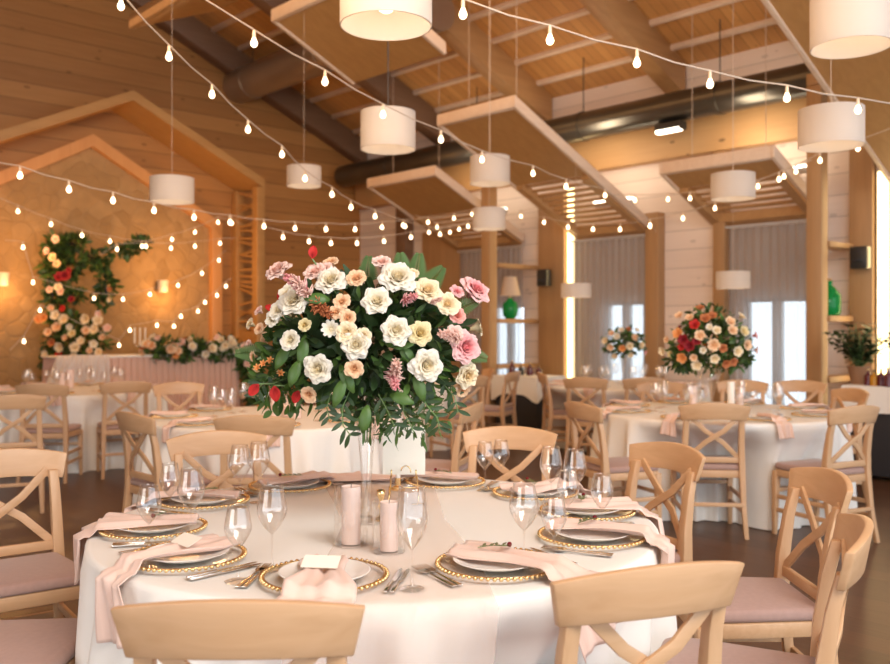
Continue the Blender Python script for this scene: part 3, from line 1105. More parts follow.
def chair_limit(cx, cy, a, rad):
    """how far the cloth may hang out at angle a before it meets a chair seat"""
    lim = 9.0
    dx, dy = math.cos(a), math.sin(a)
    for (rx, ry, fx, fy) in CHAIRS:
        if math.hypot(rx - cx, ry - cy) > 1.6:
            continue
        for q in range(24):
            r_ = rad + .12 - q * .025
            px, py = cx + dx * r_ - rx, cy + dy * r_ - ry
            fwd = px * fx + py * fy
            sd = abs(px * fy - py * fx)
            if -.30 < fwd < .245 and sd < .25:
                lim = min(lim, r_ - .025)
    return lim


def cloth_mesh(rad, seed, ztop=TZ, nfold=26, amp=.045, cx=0, cy=0):
    lims = [chair_limit(cx, cy, 2 * PI * k_ / 264, rad) for k_ in range(264)]
    if min(lims) < 9:
        lims = [min(x, rad + .11) for x in lims]
        for _ in range(30):
            lims = [min(lims[k_], .5 * (lims[(k_ + 1) % 264] + lims[k_ - 1])) + .0008 * (lims[k_] < rad + .1) for k_ in range(264)]
    rr = random.Random(seed)
    ph = [rr.uniform(0, 2 * PI) for _ in range(4)]
    nA = 264
    prof = [0, .2, .5, .8, .96, 1.0]
    b = MB()
    rings = []
    for q in prof:
        rings.append([(rad * q * math.cos(2 * PI * k_ / nA), rad * q * math.sin(2 * PI * k_ / nA), ztop) for k_ in range(nA)])
    lev = [(.012, -.004), (.017, -.02), (.02, -.06), (.022, -.14), (.026, -.26), (.032, -.40), (.04, -.55), (.05, -.70), (.06, -(ztop - .006))]
    for (dr, dz) in lev:
        g = min(1.0, max(0, (-dz - .01) / .34)) ** .8
        ring = []
        for k_ in range(nA):
            a = 2 * PI * k_ / nA
            fo = math.sin(nfold * a + ph[0] + .9 * math.sin(3 * a + ph[1])) + .45 * math.sin(nfold * 1.7 * a + ph[2]) * math.sin(2 * a + ph[3])
            r_ = rad + dr + amp * g * (fo * .7 + .25)
            a2 = a + .012 * g * math.sin(nfold * a + ph[1])
            if lims[k_] < 9 and dz < -.04:
                s2 = min(1.0, (-dz - .04) / .20)
                r_ = min(r_, (rad + .03) * (1 - s2) + (lims[k_] + .022 * fo - .022) * s2)
            ring.append((r_ * math.cos(a2), r_ * math.sin(a2), ztop + dz))
        rings.append(ring)
    vs = [v for r_ in rings[1:] for v in r_]
    vs = [(0, 0, ztop)] + vs
    fs = []
    for k_ in range(nA):
        fs.append((0, 1 + k_, 1 + (k_ + 1) % nA))
    for j in range(len(rings) - 2):
        for k_ in range(nA):
            fs.append((1 + j * nA + k_, 1 + (j + 1) * nA + k_, 1 + (j + 1) * nA + (k_ + 1) % nA, 1 + j * nA + (k_ + 1) % nA))
    b.add(vs, fs)
    return b


T1 = Vector((-.22, 2.98)); RT = .90
CHAIRS += CHAIR_POS
TABLES = {
    'main': (T1.x, T1.y, 'floor-length white cloth on the big round table in the foreground', 21),
    'right': (2.11, 6.9, 'white floor-length cloth on the round table at middle right', 22),
    'left': (-1.23, 6.5, 'white floor-length cloth on the left middle table behind the bouquet', 23),
    'farleft': (-3.9, 9.35, 'white floor-length cloth on the left far table by the head table', 24),
    'far': (2.04, 10.15, 'white cloth on the far table under the small distant bouquet', 25),
    'hidden': (-.5, 11.0, 'white cloth on the far table mostly hidden behind the main bouquet', 26),
}
for kk, (x, y, lab, sd) in TABLES.items():
    o = cloth_mesh(RT, sd, cx=x, cy=y).build('tablecloth', M['cloth'], smooth=True)
    o.location = (x, y, 0)
    tag(o, lab, 'tablecloth', 'floor-length tablecloths on the round tables')

# chiffon runner on the main table
def runner_fn(s, t_):
    L = t_ * 2.5 - 1.25
    wd = .17 + .10 * abs(t_ * 2 - 1)
    x = (s * 2 - 1) * wd + .05 * math.sin(t_ * 5)
    ang = R(3)
    px = x * math.cos(ang) - L * math.sin(ang) * 1.0
    py = x * math.sin(ang) + L * math.cos(ang)
    r_ = math.hypot(px, py)
    z = TZ + .0016 + .0011 * (1 + math.sin(s * 31 + t_ * 3)) * (.6 + .4 * math.sin(t_ * 9))
    if r_ > RT + .02:
        ex = r_ - RT - .02
        k_ = (RT + .05 + .10 * min(1, ex / .25) + .010 * math.sin(s * 25)) / r_
        px *= k_; py *= k_
        z = TZ - ex
    return (px, py, z)


o = MB().grid(runner_fn, 60, 90).build('table_runner', M['runner'], smooth=True)
o.location = (T1.x + .02, T1.y, 0)
tag(o, 'sheer blush chiffon runner lying across the main table', 'table runner')


# ------------------------------------------------------------------ tableware
def make_charger():
    t = thing('charger_plate', label='x', cat='charger plate')
    MB().lathe([(.0002, .004), (.10, .004), (.128, .010), (.158, .017), (.158, .013), (.128, .006), (.10, .0), (.0002, .0)], 48).build('glass_plate', M['plateglass'], t, smooth='auto')
    b = MB()
    for k_ in range(60):
        a = 2 * PI * k_ / 60
        b.ball((.160 * math.cos(a), .160 * math.sin(a), .015), .0060, 7, 5)
    b.tube([(.153 * math.cos(2 * PI * k_ / 48), .153 * math.sin(2 * PI * k_ / 48), .016) for k_ in range(49)], .003, 5)
    b.build('beaded_rim', M['gold'], t, smooth=True)
    return t


def make_plate():
    o = MB().lathe([(.0002, .004), (.07, .004), (.085, .008), (.115, .019), (.117, .021), (.115, .022), (.085, .012), (.07, .008), (.0002, .008)][::-1], 48).build('dinner_plate', M['china'], smooth='auto')
    tag(o, 'x', 'plate')
    return o


def make_glass(h, rb, name='wine_glass', tall=False):
    t = thing(name, label='x', cat='wine glass' if not tall else 'champagne glass')
    s0 = h * (.42 if not tall else .38)
    b = MB()
    pr = []
    H = h - s0
    for i in range(15):
        q = i / 14
        r_ = rb * (math.sin(min(1, q * 1.7) * PI / 2) ** .8) * (1 - .33 * max(0, q - .45) / .55) if not tall else rb * (math.sin(min(1, q * 2.0) * PI / 2) ** .9) * (1 - .2 * max(0, q - .5) / .5)
        pr.append((max(.0025, r_), s0 + H * q))
    inner = [(max(.0002, r_ - .0012), z + .0012 if k_ == 0 else z) for k_, (r_, z) in enumerate(pr)][::-1]
    MB().lathe(pr + inner, 26).build('bowl', M['glass'], t, smooth=True)
    MB().lathe([(.0035, s0 + .004), (.0028, s0 - .015), (.0026, .03), (.0045, .010), (.012, .005)], 12).build('stem', M['glass'], t, smooth=True)
    MB().lathe([(.0002, .0055), (.012, .005), (.034, .0022), (.034, .0006), (.0002, .0004)], 26).build('foot', M['glass'], t, smooth='auto')
    return t


def make_knife():
    t = thing('table_knife', label='x', cat='knife')
    out = [(-.006, 0), (.006, 0), (.0065, .03), (.0045, .09), (-.0045, .09), (-.0065, .03)]
    MB().prism(out, lambda p: (p[0], p[1], 0), lambda p: (p[0] * .7, p[1], .007)).build('handle', M['steel'], t, bevel=.0015)
    bl = [(-.004, .088), (.004, .088), (.0085, .10), (.0095, .17), (.006, .205), (0, .215), (-.004, .20), (-.004, .10)]
    MB().prism(bl, lambda p: (p[0], p[1], .002), lambda p: (p[0], p[1], .0038)).build('blade', M['steel'], t)
    return t


def make_fork():
    t = thing('table_fork', label='x', cat='fork')
    out = [(-.0075, 0), (.0075, 0), (.0065, .03), (.003, .10), (.003, .135), (-.003, .135), (-.003, .10), (-.0065, .03)]
    MB().prism(out, lambda p: (p[0], p[1], .001 + .05 * max(0, p[1] - .08)), lambda p: (p[0], p[1], .004 + .05 * max(0, p[1] - .08))).build('handle', M['steel'], t, bevel=.001)
    b = MB()
    hd = [(-.003, .133), (.003, .133), (.0115, .148), (.0125, .165), (-.0125, .165), (-.0115, .148)]
    b.prism(hd, lambda p: (p[0], p[1], .003), lambda p: (p[0], p[1], .006))
    for x in (-.0108, -.0036, .0036, .0108):
        b.bar((x, .163, .0045), (x, .205, .007), .0034, .0025, wx2=.0014, wy2=.0014)
    b.build('tines', M['steel'], t)
    return t


CG = make_charger()
PL = make_plate()
WG = make_glass(.225, .043)
WS = make_glass(.195, .037)
CP = make_glass(.255, .040, 'champagne_glass', True)
KN = make_knife()
FK = make_fork()


def napkin(tc, c, dirang, length_in, hang, wd, seed, label, group, zp=.028):
    """cloth napkin lying across the plate and falling over the table edge"""
    rr = random.Random(seed)
    n = Vector((math.cos(dirang), math.sin(dirang)))
    l = Vector((-n.y, n.x))
    # length until past the edge
    far = 0
    while (c + n * far - tc).length < RT + .012 and far < .6:
        far += .01
    total = far + hang
    p1, p2 = rr.uniform(0, 6), rr.uniform(0, 6)

    def fn(s, t_):
        tt = -length_in + (total + length_in) * t_
        x = s * 2 - 1
        w_ = wd * (.62 + .38 * abs(t_ - .35) / .65 + .10 * math.sin(t_ * 7 + p1))
        if t_ < .12: w_ *= .75 + 2 * t_
        q = c + n * tt + l * (x * w_ / 2 + .018 * math.sin(t_ * 4 + p2))
        dc = (q - c).length
        base = TZ + (zp if dc < .175 else zp * max(.22, (1 - (dc - .175) / .05 * .78)))
        fold = .007 * (1 + math.sin(x * 5.0 + t_ * 5 + p1)) + .004 * math.sin(x * 11 + p2)
        rv = q - tc
        r_ = rv.length
        z = base + .004 + fold
        if r_ > RT:
            e = r_ - RT
            if e > .02:
                rv = rv * ((RT + .038 + fold * 1.4) / r_)
                z = TZ - (e - .02) + .002
            else:
                z = TZ + .008 + fold * .5
                rv = rv * (1 + .4 * e)
        else:
            k_ = min(1, max(0, (r_ - (RT - .015)) / .015))
            z = z * (1 - k_) + (TZ + .010 + fold * .5) * k_
        return (tc.x + rv.x, tc.y + rv.y, z)
    o = MB().grid(fn, 20, 46).build('napkin', M['napkin'], smooth=True, solid=.0025)
    tag(o, label, 'napkin', group)
    return o


def bent_card(loc, rz, label, group):
    o = MB().box(-.047, .047, -.024, .024, 0, .0012).build('place_card', M['card'])
    o.location = loc
    o.rotation_euler = (R(24), 0, rz)
    tag(o, label, 'place card', group)
    return o


SPR = None


def sprig(loc, rz, label, group):
    """small dark olive sprig with a red bud"""
    global SPR
    t = thing('herb_sprig', loc, rz, label, 'sprig', group)
    rr = random.Random(int(loc[0] * 1000))
    b = MB()
    b.tube([(-.04, 0, .003), (0, .004, .006), (.045, -.003, .004)], .0012, 5)
    b.build('stalk', M['stem'], t)
    b = MB()
    for i in range(9):
        x = -.035 + i * .009
        a = rr.uniform(.5, 1.2) * (1 if i % 2 else -1)
        c_ = Vector((x, .002, .006)); d = Vector((math.cos(a), math.sin(a), .15)) * .022
        w_ = Vector((-d.y, d.x, 0)).normalized() * .005
        b.add([c_, c_ + d * .5 + w_, c_ + d, c_ + d * .5 - w_], [(0, 1, 2, 3)])
    b.build('leaves', M['leaf3'], t, solid=.0008)
    MB().ball((.047, -.003, .008), .007, 8, 6).build('bud', FC['wine'], t, smooth=True)
    return t


SETT = [  # angle, place words, napkin direction offset, hang, card?, radius
    (-97, 'at the front place behind the foreground chair', 5, .05, True, .715),
    (-59, 'at the front right, near the golden chair rail', 30, .16, False, .695),
    (-22, 'at the right place above the golden rail', 6, .13, False, .72),
    (8, 'at the right place before the honey chair', -12, .10, False, .72),
    (38, 'at the back right behind the clustered glasses', 0, .08, False, .72),
    (72, 'at the back, right of the menu card', 100, .0, False, .72),
    (124, 'at the back, left of the vase', -70, .0, False, .72),
    (157, 'at the back left before the orange chair', 20, .05, False, .72),
    (193, 'at the far left, facing the big chair', -5, .14, False, .72),
    (226, 'at the front left behind two wine glasses', 8, .17, True, .715),
]
for i, (deg, words, off, hang, card, rad) in enumerate(SETT):
    a = R(deg)
    c = T1 + Vector((math.cos(a), math.sin(a))) * rad
    rz = a + PI / 2            # local +y points to the table middle when the guest looks inwards
    place(CG, USED, (c.x, c.y, TZ + .001), rz, 'gold-beaded glass charger ' + words, 'beaded chargers on the main table')
    place(PL, USED, (c.x, c.y, TZ + .007), rz, 'white china plate on the gold-beaded charger ' + words, 'white plates on the main table')
    inner = .075 if deg == -97 else .135
    napkin(T1, c, a + R(off), inner, hang, .185 if deg == -97 else .19 if hang else .15, 40 + i, 'blush napkin ' + ('hanging over the table edge ' if hang > .04 else 'laid over the plate ') + words, 'blush napkins on the main table')
    tdir = Vector((math.cos(a), math.sin(a)))
    lat = Vector((-tdir.y, tdir.x))      # to the guest's left seen from outside ... right-hand side is -lat
    if card:
        q = c + tdir * (.035 if deg == -97 else .0)
        bent_card((q.x, q.y, TZ + .058), a + PI / 2, 'small ivory place card on the napkin ' + words, 'place cards')
    else:
        q = c - tdir * .02
        sprig((q.x, q.y, TZ + .052), a + R(70), 'red-budded leafy sprig on the napkin ' + words, 'sprigs on the napkins')
    for s_, proto, kind in ((1, KN, 'knife'), (-1, FK, 'fork')):
        for jj in (0, 1):
            q = c + lat * s_ * (.176 + .017 * jj) + tdir * .10
            if (q - T1).length > RT - .02:
                q = q - tdir * ((q - T1).length - RT + .02)
            side = 'inner ' if jj == 0 else 'outer '
            place(proto, USED, (q.x, q.y, TZ + .0045), rz + s_ * -.05 * (1 - jj * 2) * 0 + random.uniform(-.03, .03),
                  side + 'steel table ' + kind + ' beside the charger ' + words, 'cutlery on the main table')

GL = [  # px, y of foot, prototype, words
    (149, 553, WS, 'leftmost wine glass of the main table, in front of the left charger'),
    (191, 543, WG, 'tall wine glass behind the front left napkin, second from the left'),
    (170, 522, WS, 'wine glass at the left, partly hidden behind the two leftmost glasses'),
    (238, 582, WS, 'short wine glass in front of the front left charger, beside the knives'),
    (272, 570, WG, 'large wine glass between the front left and front chargers'),
    (240, 508, WG, 'back left wine glass in front of the orange-toned chair, left of its pair'),
    (259, 503, WG, 'back left wine glass in front of the orange-toned chair, right of its pair'),
    (412, 590, CP, 'tall narrow glass right of the front pink candle'),
    (524, 566, WG, 'large wine glass behind the front right charger'),
    (554, 568, WS, 'smaller wine glass behind the front right charger, right of the large one'),
    (551, 510, WG, 'upper left glass of the cluster at the right of the main table'),
    (575, 514, WG, 'middle glass of the cluster at the right of the main table'),
    (568, 532, WS, 'short glass in the middle of the right cluster'),
    (602, 537, WS, 'rightmost wine glass of the main table, in front of the honey chair'),
    (485, 491, WS, 'left glass of the pair in front of the pale chair behind the table'),
    (501, 489, WS, 'right glass of the pair in front of the pale chair behind the table'),
]
for (px, yb, proto, lab) in GL:
    d = (1.4 - TZ) * F / (yb - 328)
    place(proto, USED, ((px - 445) / F * d, d, TZ + .001), 0, lab, 'glasses on the main table')


# pillar candles in clear glass cylinders
def candle(px, yb, wpx, h, label, group='pillar candles on the main table', glass=True, z=TZ, col='candle', d=None):
    d = d or (1.4 - z) * F / (yb - 328)
    r = wpx / F * d / 2
    t = thing('pillar_candle', ((px - 445) / F * d, d, z), 0, label, 'candle', group)
    MB().lathe([(.0002, .006), (r, .006), (r, h), (r * .8, h - .004), (.0002, h - .006)], 28).build('wax', M[col], t, smooth='auto')
    MB().tube([(0, 0, h - .007), (.001, 0, h + .006)], .0012, 5).build('wick', M['darkcord'], t)
    if glass:
        g = thing('glass_candle_holder', t.location, 0, 'clear glass cylinder around the ' + label.split(',')[0], 'candle holder', 'glass cylinders around the candles')
        R_ = r + .022
        MB().lathe([(.0002, .0), (R_, .0), (R_, .004), (.0002, .004)], 32).build('base_disc', M['vaseglass'], g, smooth='auto')
        MB().lathe([(R_, .004), (R_, h * 1.02), (R_ - .002, h * 1.02), (R_ - .002, .004)], 32).build('cylinder', M['vaseglass'], g, smooth='auto')
    return t


candle(351, 545, 19, .175, 'pink pillar candle left of the vase foot, in front of the bouquet')
candle(389, 552, 18, .145, 'shorter pink pillar candle below the menu card')

# menu card on a gold stand
dm = (1.4 - TZ) * F / (503 - 328)
t = thing('menu_stand', ((404 - 445) / F * dm, dm, TZ + .001), 0, 'gold wire stand holding the blank ivory card', 'card stand')
b = MB()
for sx in (-1, 1):
    b.tube([(sx * .055, .03, .004), (sx * .05, 0, .05), (sx * .048, -.01, .10), (sx * .045, -.022, .10), (sx * .045, -.024, .125)], .003, 6)
    b.tube([(sx * .055, -.04, .003), (sx * .052, 0, .06)], .003, 6)
    b.tube([(sx * .075, -.03, .003), (sx * .03, -.045, .003)], .003, 6)
b.tube([(-.05, 0, .055), (.05, 0, .055)], .003, 6)
b.build('wire_frame', M['gold'], t, smooth=True)
MB().tube([(.018 * math.cos(q * .4 - .2) + .008, -.026, .118 + .022 * math.sin(q * .4 - .2)) for q in range(9)], .0022, 6).build('ring_clip', M['gold'], t, smooth=True)
o = MB().box(-.078, .078, -.002, .002, 0, .178).build('menu_card', M['card'])
o.location = ((404 - 445) / F * dm, dm + .0, TZ + .105)
o.rotation_euler = (R(-6), 0, 0)
tag(o, 'blank ivory menu card standing upright behind the candles', 'card')
# slim white taper candle behind it
dd = dm + .25
t = thing('taper_candle', ((398 - 445) / F * dd, dd, TZ + .001), 0, 'slim ivory taper candle rising behind the menu card', 'candle')
MB().lathe([(.0002, 0), (.03, .0), (.03, .008), (.012, .02), (.012, .05), (.0002, .05)], 16).build('holder', M['gold'], t, smooth='auto')
MB().tube([(0, 0, .045), (0, 0, .33)], [.010, .009], 12).build('wax', M['whitewax'], t, smooth='auto')
# small gold number stand pieces left of the card
dn = (1.4 - TZ) * F / (520 - 328)
t = thing('gold_candlestick', ((381 - 445) / F * dn, dn, TZ + .001), 0, 'short gold candlestick between the two pink candles', 'candlestick')
MB().lathe([(.0002, 0), (.032, 0), (.032, .004), (.008, .010), (.005, .03), (.012, .045), (.005, .06), (.014, .085), (.014, .10), (.010, .10), (.010, .09), (.0002, .09)], 20).build('body', M['gold'], t, smooth=True)


# ------------------------------------------------------------------ flowers
def petal_grid(b, az, openness, L, W, curl, cup, nu=6, nv=7, base_r=.04, z0=0.0, tip=.25, wob=0.0, rr=None):
    ph = rr.uniform(0, 6) if rr else 0

    def fn(s, t_):
        x = s * 2 - 1
        # profile in the r-z plane
        n = 10
        r_, z = base_r, z0
        ang = openness * .35
        for i in range(int(n * t_)):
            q = i / n
            ang = openness * (.35 + .65 * q) + curl * max(0, q - .6) / .4
            r_ += math.sin(ang) * L / n
            z += math.cos(ang) * L / n
        fq = n * t_ - int(n * t_)
        r_ += math.sin(ang) * L / n * fq
        z += math.cos(ang) * L / n * fq
        wv = W * min(1, .30 + 1.5 * t_) * (1 - (1 - tip) * (max(0, t_ - .58) / .42) ** 2.2)
        off = x * wv / 2
        rr_ = max(r_, .03)
        da = off / max(rr_, W * cup)
        rad = r_ - (1 - math.cos(min(1.2, abs(da)))) * rr_ * .15
        z2 = z - abs(x) ** 2 * .05 * L + wob * math.sin(x * 5 + ph + t_ * 3) * t_
        return (rad * math.cos(az + da), rad * math.sin(az + da), z2)
    b.grid(fn, nu, nv)


def rose_mesh(seed, openf=1.0, pointed=.25):
    """unit bloom: radius about 1, axis +z, centre near the origin"""
    rr = random.Random(seed)
    b = MB()
    # bud and spiral heart
    b.ball((0, 0, .22), .17, 8, 6, 1.5)
    for i in range(7):
        petal_grid(b, i * 2.4, -.10 + .05 * i, .60 - .012 * i, .50 + .03 * i, .35, .22, 6, 5, .07 + .028 * i, -.02, .75, rr=rr)
    layers = [(4, .20, .66, .74, .55, .20, .65), (5, .42 * openf, .74, .86, .9, .22, .6), (5, .70 * openf, .86, 1.02, 1.15, .22, pointed * 1.6), (6, 1.02 * openf, .96, 1.10, 1.1, .20, pointed), (6, 1.30 * openf, 1.0, 1.10, .8, .18, pointed)]
    for li, (n, op, L, W, curl, br, tip) in enumerate(layers):
        a0 = rr.uniform(0, 6.28)
        for i in range(n):
            petal_grid(b, a0 + 2 * PI * i / n + rr.uniform(-.15, .15), op * rr.uniform(.92, 1.1), L * rr.uniform(.92, 1.05), W, curl * rr.uniform(.7, 1.25), .42, 8, 8, br * .6, -.08 - .04 * li, tip, .04, rr)
    return b


FLM = {}


def data_of(mb, name, mat=None, smooth=True):
    me = mb.build(name, mat or M['leaf'], smooth=smooth)
    d = me.data
    bpy.data.objects.remove(me)
    return d


ROSE = [data_of(rose_mesh(s, op, pt), 'rose_bloom') for s, op, pt in ((1, 1.0, .25), (2, .9, .15), (3, .72, .4), (4, 1.05, .12))]
# simple, cheaper bloom for far arrangements
def small_bloom():
    rr = random.Random(9)
    b = MB()
    for (n, op, L, W, curl, br) in ((3, .05, .5, .75, .3, .1), (4, .4, .7, 1.0, .8, .12), (5, .95, .95, 1.15, .8, .12)):
        a0 = rr.uniform(0, 6)
        for i in range(n):
            petal_grid(b, a0 + 2 * PI * i / n, op, L, W, curl, .35, 4, 4, br, -.1, .5, .02, rr)
    b.ball((0, 0, .2), .2, 6, 4, 1.4)
    return b


SMALL = data_of(small_bloom(), 'small_bloom')


def lily_mesh():
    rr = random.Random(4)
    b = MB()
    for i in range(6):
        petal_grid(b, i * PI / 3, .95, 1.15, .42, .9, .5, 5, 8, .05, -.2, .05, .05, rr)
    return b


LILY = data_of(lily_mesh(), 'lily_bloom')


def daisy():
    b = MB()
    rr = random.Random(2)
    for i in range(9):
        petal_grid(b, i * 2 * PI / 9, 1.35, .95, .5, .2, .5, 4, 5, .12, 0, .5, .03, rr)
    b.ball((0, 0, .05), .2, 10, 6)
    return b


DAISY = data_of(daisy(), 'daisy_bloom')


def astilbe():
    rr = random.Random(5)
    b = MB()
    for i in range(90):
        a = rr.uniform(0, 6.28); z = rr.uniform(-1, 1)
        r0 = .12
        r1 = (.75 - .45 * (z + 1) / 2) * rr.uniform(.6, 1.1)
        p = Vector((math.cos(a) * r0, math.sin(a) * r0, z)); q = Vector((math.cos(a) * r1, math.sin(a) * r1, z + rr.uniform(.15, .45)))
        m_ = (p + q) / 2 + Vector((rr.uniform(-.1, .1), rr.uniform(-.1, .1), .1))
        b.tube([p, m_, q], [.05, .065, .03], 5)
    b.tube([(0, 0, -1.2), (0, 0, 1.1)], .1, 6)
    return b


ASTIL = data_of(astilbe(), 'astilbe_plume')


def anthurium():
    b = MB()

    def fn(s, t_):
        x = s * 2 - 1
        w_ = .75 * math.sin(PI * min(1, t_ * .93 + .07)) ** .55 * (1 - .25 * t_)
        return (x * w_, t_ * 2 - .5 - .25 * abs(x) ** 1.5 * (1 - t_) * -1, .18 * (x * x) - .15 * t_ * t_ + .04 * math.sin(4 * t_))
    b.grid(fn, 8, 10)
    b.tube([(0, -.2, .08), (0, .3, .3), (0, .75, .45)], [.07, .08, .04], 7)
    return b


ANTH = data_of(anthurium(), 'anthurium_bloom')


def inst(name, data, mat, parent, loc, direction, size, roll=None):
    o = bpy.data.objects.new(name, data)
    COL.objects.link(o)
    o.parent = parent
    q = Vector(direction).to_track_quat('Z', 'Y').to_matrix().to_4x4()
    q = q @ Matrix.Rotation(random.uniform(0, 6.28) if roll is None else roll, 4, 'Z')
    o.matrix_local = Matrix.Translation(loc) @ q @ Matrix.Scale(size, 4)
    o.material_slots[0].link = 'OBJECT'
    o.material_slots[0].material = mat
    return o


def add_leaf(b, p, d, L, W, bend=.2, fold=.25, up=None):
    p = Vector(p); d = Vector(d).normalized()
    up = Vector(up) if up is not None else Vector((0, 0, 1))
    x = d.cross(up)
    if x.length < 1e-3:
        x = Vector((1, 0, 0))
    x.normalize()
    n = x.cross(d).normalized()
    vs = []
    st = (0, .25, .5, .75, 1.0)
    for q in st:
        w_ = W / 2 * math.sin(PI * (q * .92 + .04)) ** .8
        c = p + d * L * q - n * bend * L * q * q
        vs += [c - x * w_ + n * fold * w_, c, c + x * w_ + n * fold * w_]
    fs = []
    for i in range(4):
        for k_ in range(2):
            a = i * 3 + k_
            fs.append((a, a + 1, a + 4, a + 3))
    b.add(vs, fs)


def ell_dir(rr):
    while True:
        v = Vector((rr.uniform(-1, 1), rr.uniform(-1, 1), rr.uniform(-1, 1)))
        if .1 < v.length < 1:
            return v.normalized()


def foliage(b, c, rad, n, L, W, rr, inner=.55, spread=.5, zmin=-1):
    for _ in range(n):
        v = ell_dir(rr)
        if v.z < zmin: v.z = abs(v.z) * .3
        k_ = rr.uniform(inner, 1.0)
        p = Vector((c[0] + v.x * rad[0] * k_, c[1] + v.y * rad[1] * k_, c[2] + v.z * rad[2] * k_))
        d = v + Vector((rr.uniform(-spread, spread), rr.uniform(-spread, spread), rr.uniform(-spread, spread)))
        add_leaf(b, p, d, L * rr.uniform(.6, 1.25), W * rr.uniform(.7, 1.2), rr.uniform(0, .5), .25, ell_dir(rr))


def fern(b, p, d, L, rr, W=.05, n=14):
    p = Vector(p); d = Vector(d).normalized()
    x = d.cross(Vector((0, -1, .2))).normalized()
    b.tube([p, p + d * L * .5, p + d * L - Vector((0, 0, L * .08))], [.0022, .0018, .001], 4)
    for i in range(n):
        q = (i + 1) / (n + 1)
        c = p + d * L * q - Vector((0, 0, L * .08 * q * q))
        w_ = W * (1 - q) ** .7
        for s_ in (-1, 1):
            add_leaf(b, c, (x * s_ + d * .5), (w_ + .01) * .75, .0062, .1, .1, Vector((0, -1, 0)))


def twig(b, bs, p, pts, rr, L=.045, W=.014):
    """hanging olive twig: stem through pts, paired leaves"""
    pts = [Vector(q) for q in pts]
    bs.tube(pts, .0018, 5)
    for i in range(len(pts) - 1):
        for s_ in (-1, 1):
            for q in (.3, .8):
                c = pts[i].lerp(pts[i + 1], q)
                d = (pts[i + 1] - pts[i]).normalized()
                x = d.cross(Vector((0, 1, 0))).normalized()
                add_leaf(b, c, x * s_ + d * .7 + Vector((0, rr.uniform(-.3, .3), 0)), L * rr.uniform(.8, 1.2), W, .1, .2, Vector((0, -1, 0)))


BC = Vector((-.258, 2.98, 1.345))
BR = (.37, .30, .265)
bq = thing('floral_arrangement', BC, 0, 'big bouquet of white, peach and pink roses in the tall vase on the main table', 'bouquet')
rr = random.Random(11)
b = MB()
foliage(b, (0, 0, 0), (.31, .26, .21), 1100, .07, .036, rr, .35, .6)
b.build('foliage', M['leaf'], bq, smooth=True)
b = MB()
foliage(b, (0, 0, -.02), (.34, .28, .23), 330, .05, .018, rr, .75, .7)
foliage(b, (-.27, -.05, -.09), (.10, .10, .15), 240, .045, .022, rr, .4, .8)
foliage(b, (.12, -.08, -.22), (.17, .12, .10), 260, .04, .012, rr, .4, .8)
for (x, z, dx, dz, L) in ((.16, .21, .15, 1, .10), (.20, .19, .6, .8, .09), (.12, .22, -.1, 1, .09), (.0, .2, .1, 1, .10), (-.33, -.03, -1, .1, .1), (.3, -.02, 1, -.2, .1), (.27, .1, .9, .5, .12)):
    fern(b, (x, -.06, z), (dx, -.15, dz), L, rr)
b.build('fresh_greenery', M['leaf2'], bq, smooth=True)
for (pts) in ([(-.04, -.2, -.17), (-.06, -.23, -.23), (-.055, -.25, -.29), (-.03, -.25, -.33)], [(-.1, -.18, -.17), (-.11, -.21, -.23), (-.1, -.22, -.27)],
              [(.17, -.16, -.16), (.2, -.2, -.22), (.235, -.2, -.27), (.24, -.2, -.31)], [(.12, -.18, -.17), (.13, -.2, -.25), (.16, -.2, -.32)],
              [(.24, -.1, -.13), (.29, -.12, -.2), (.30, -.12, -.26)], [(-.3, -.1, -.1), (-.34, -.1, -.16), (-.36, -.1, -.2)], [(.05, -.2, -.18), (.08, -.22, -.24), (.10, -.2, -.30)]):
    b = MB(); bs = MB()
    pts = [(x, y, z * .84) for (x, y, z) in pts]
    twig(b, bs, None, pts, rr)
    tw = bs.build('hanging_twig', M['stem'], bq)
    b.build('leaves', M['leaf'], tw, smooth=True)
# broad glossy leaves
b = MB()
for (px, py, dx, dz, L, dep) in ((305, 335, -.1, -1, .12, .24), (340, 365, .5, -.9, .11, .26), (345, 378, -.4, -1, .11, .27), (368, 405, -.2, -1, .10, .27), (300, 360, -.4, -1, .10, .25),
                                 (415, 372, .3, -.9, .11, .24), (378, 332, .8, -.6, .09, .25), (400, 345, .7, -.9, .09, .24), (330, 300, -.8, .1, .09, .24), (390, 395, .8, -.2, .09, .25), (290, 345, -.5, -.8, .10, .2)):
    d = BC.y - dep
    p = at(px, py, d) - BC
    add_leaf(b, p, (dx, -.35, dz), L * .85, .038, .25, .25, Vector((0, -1, .3)))
b.build('broad_leaves', M['leaf2'], bq, smooth=True, solid=.001)

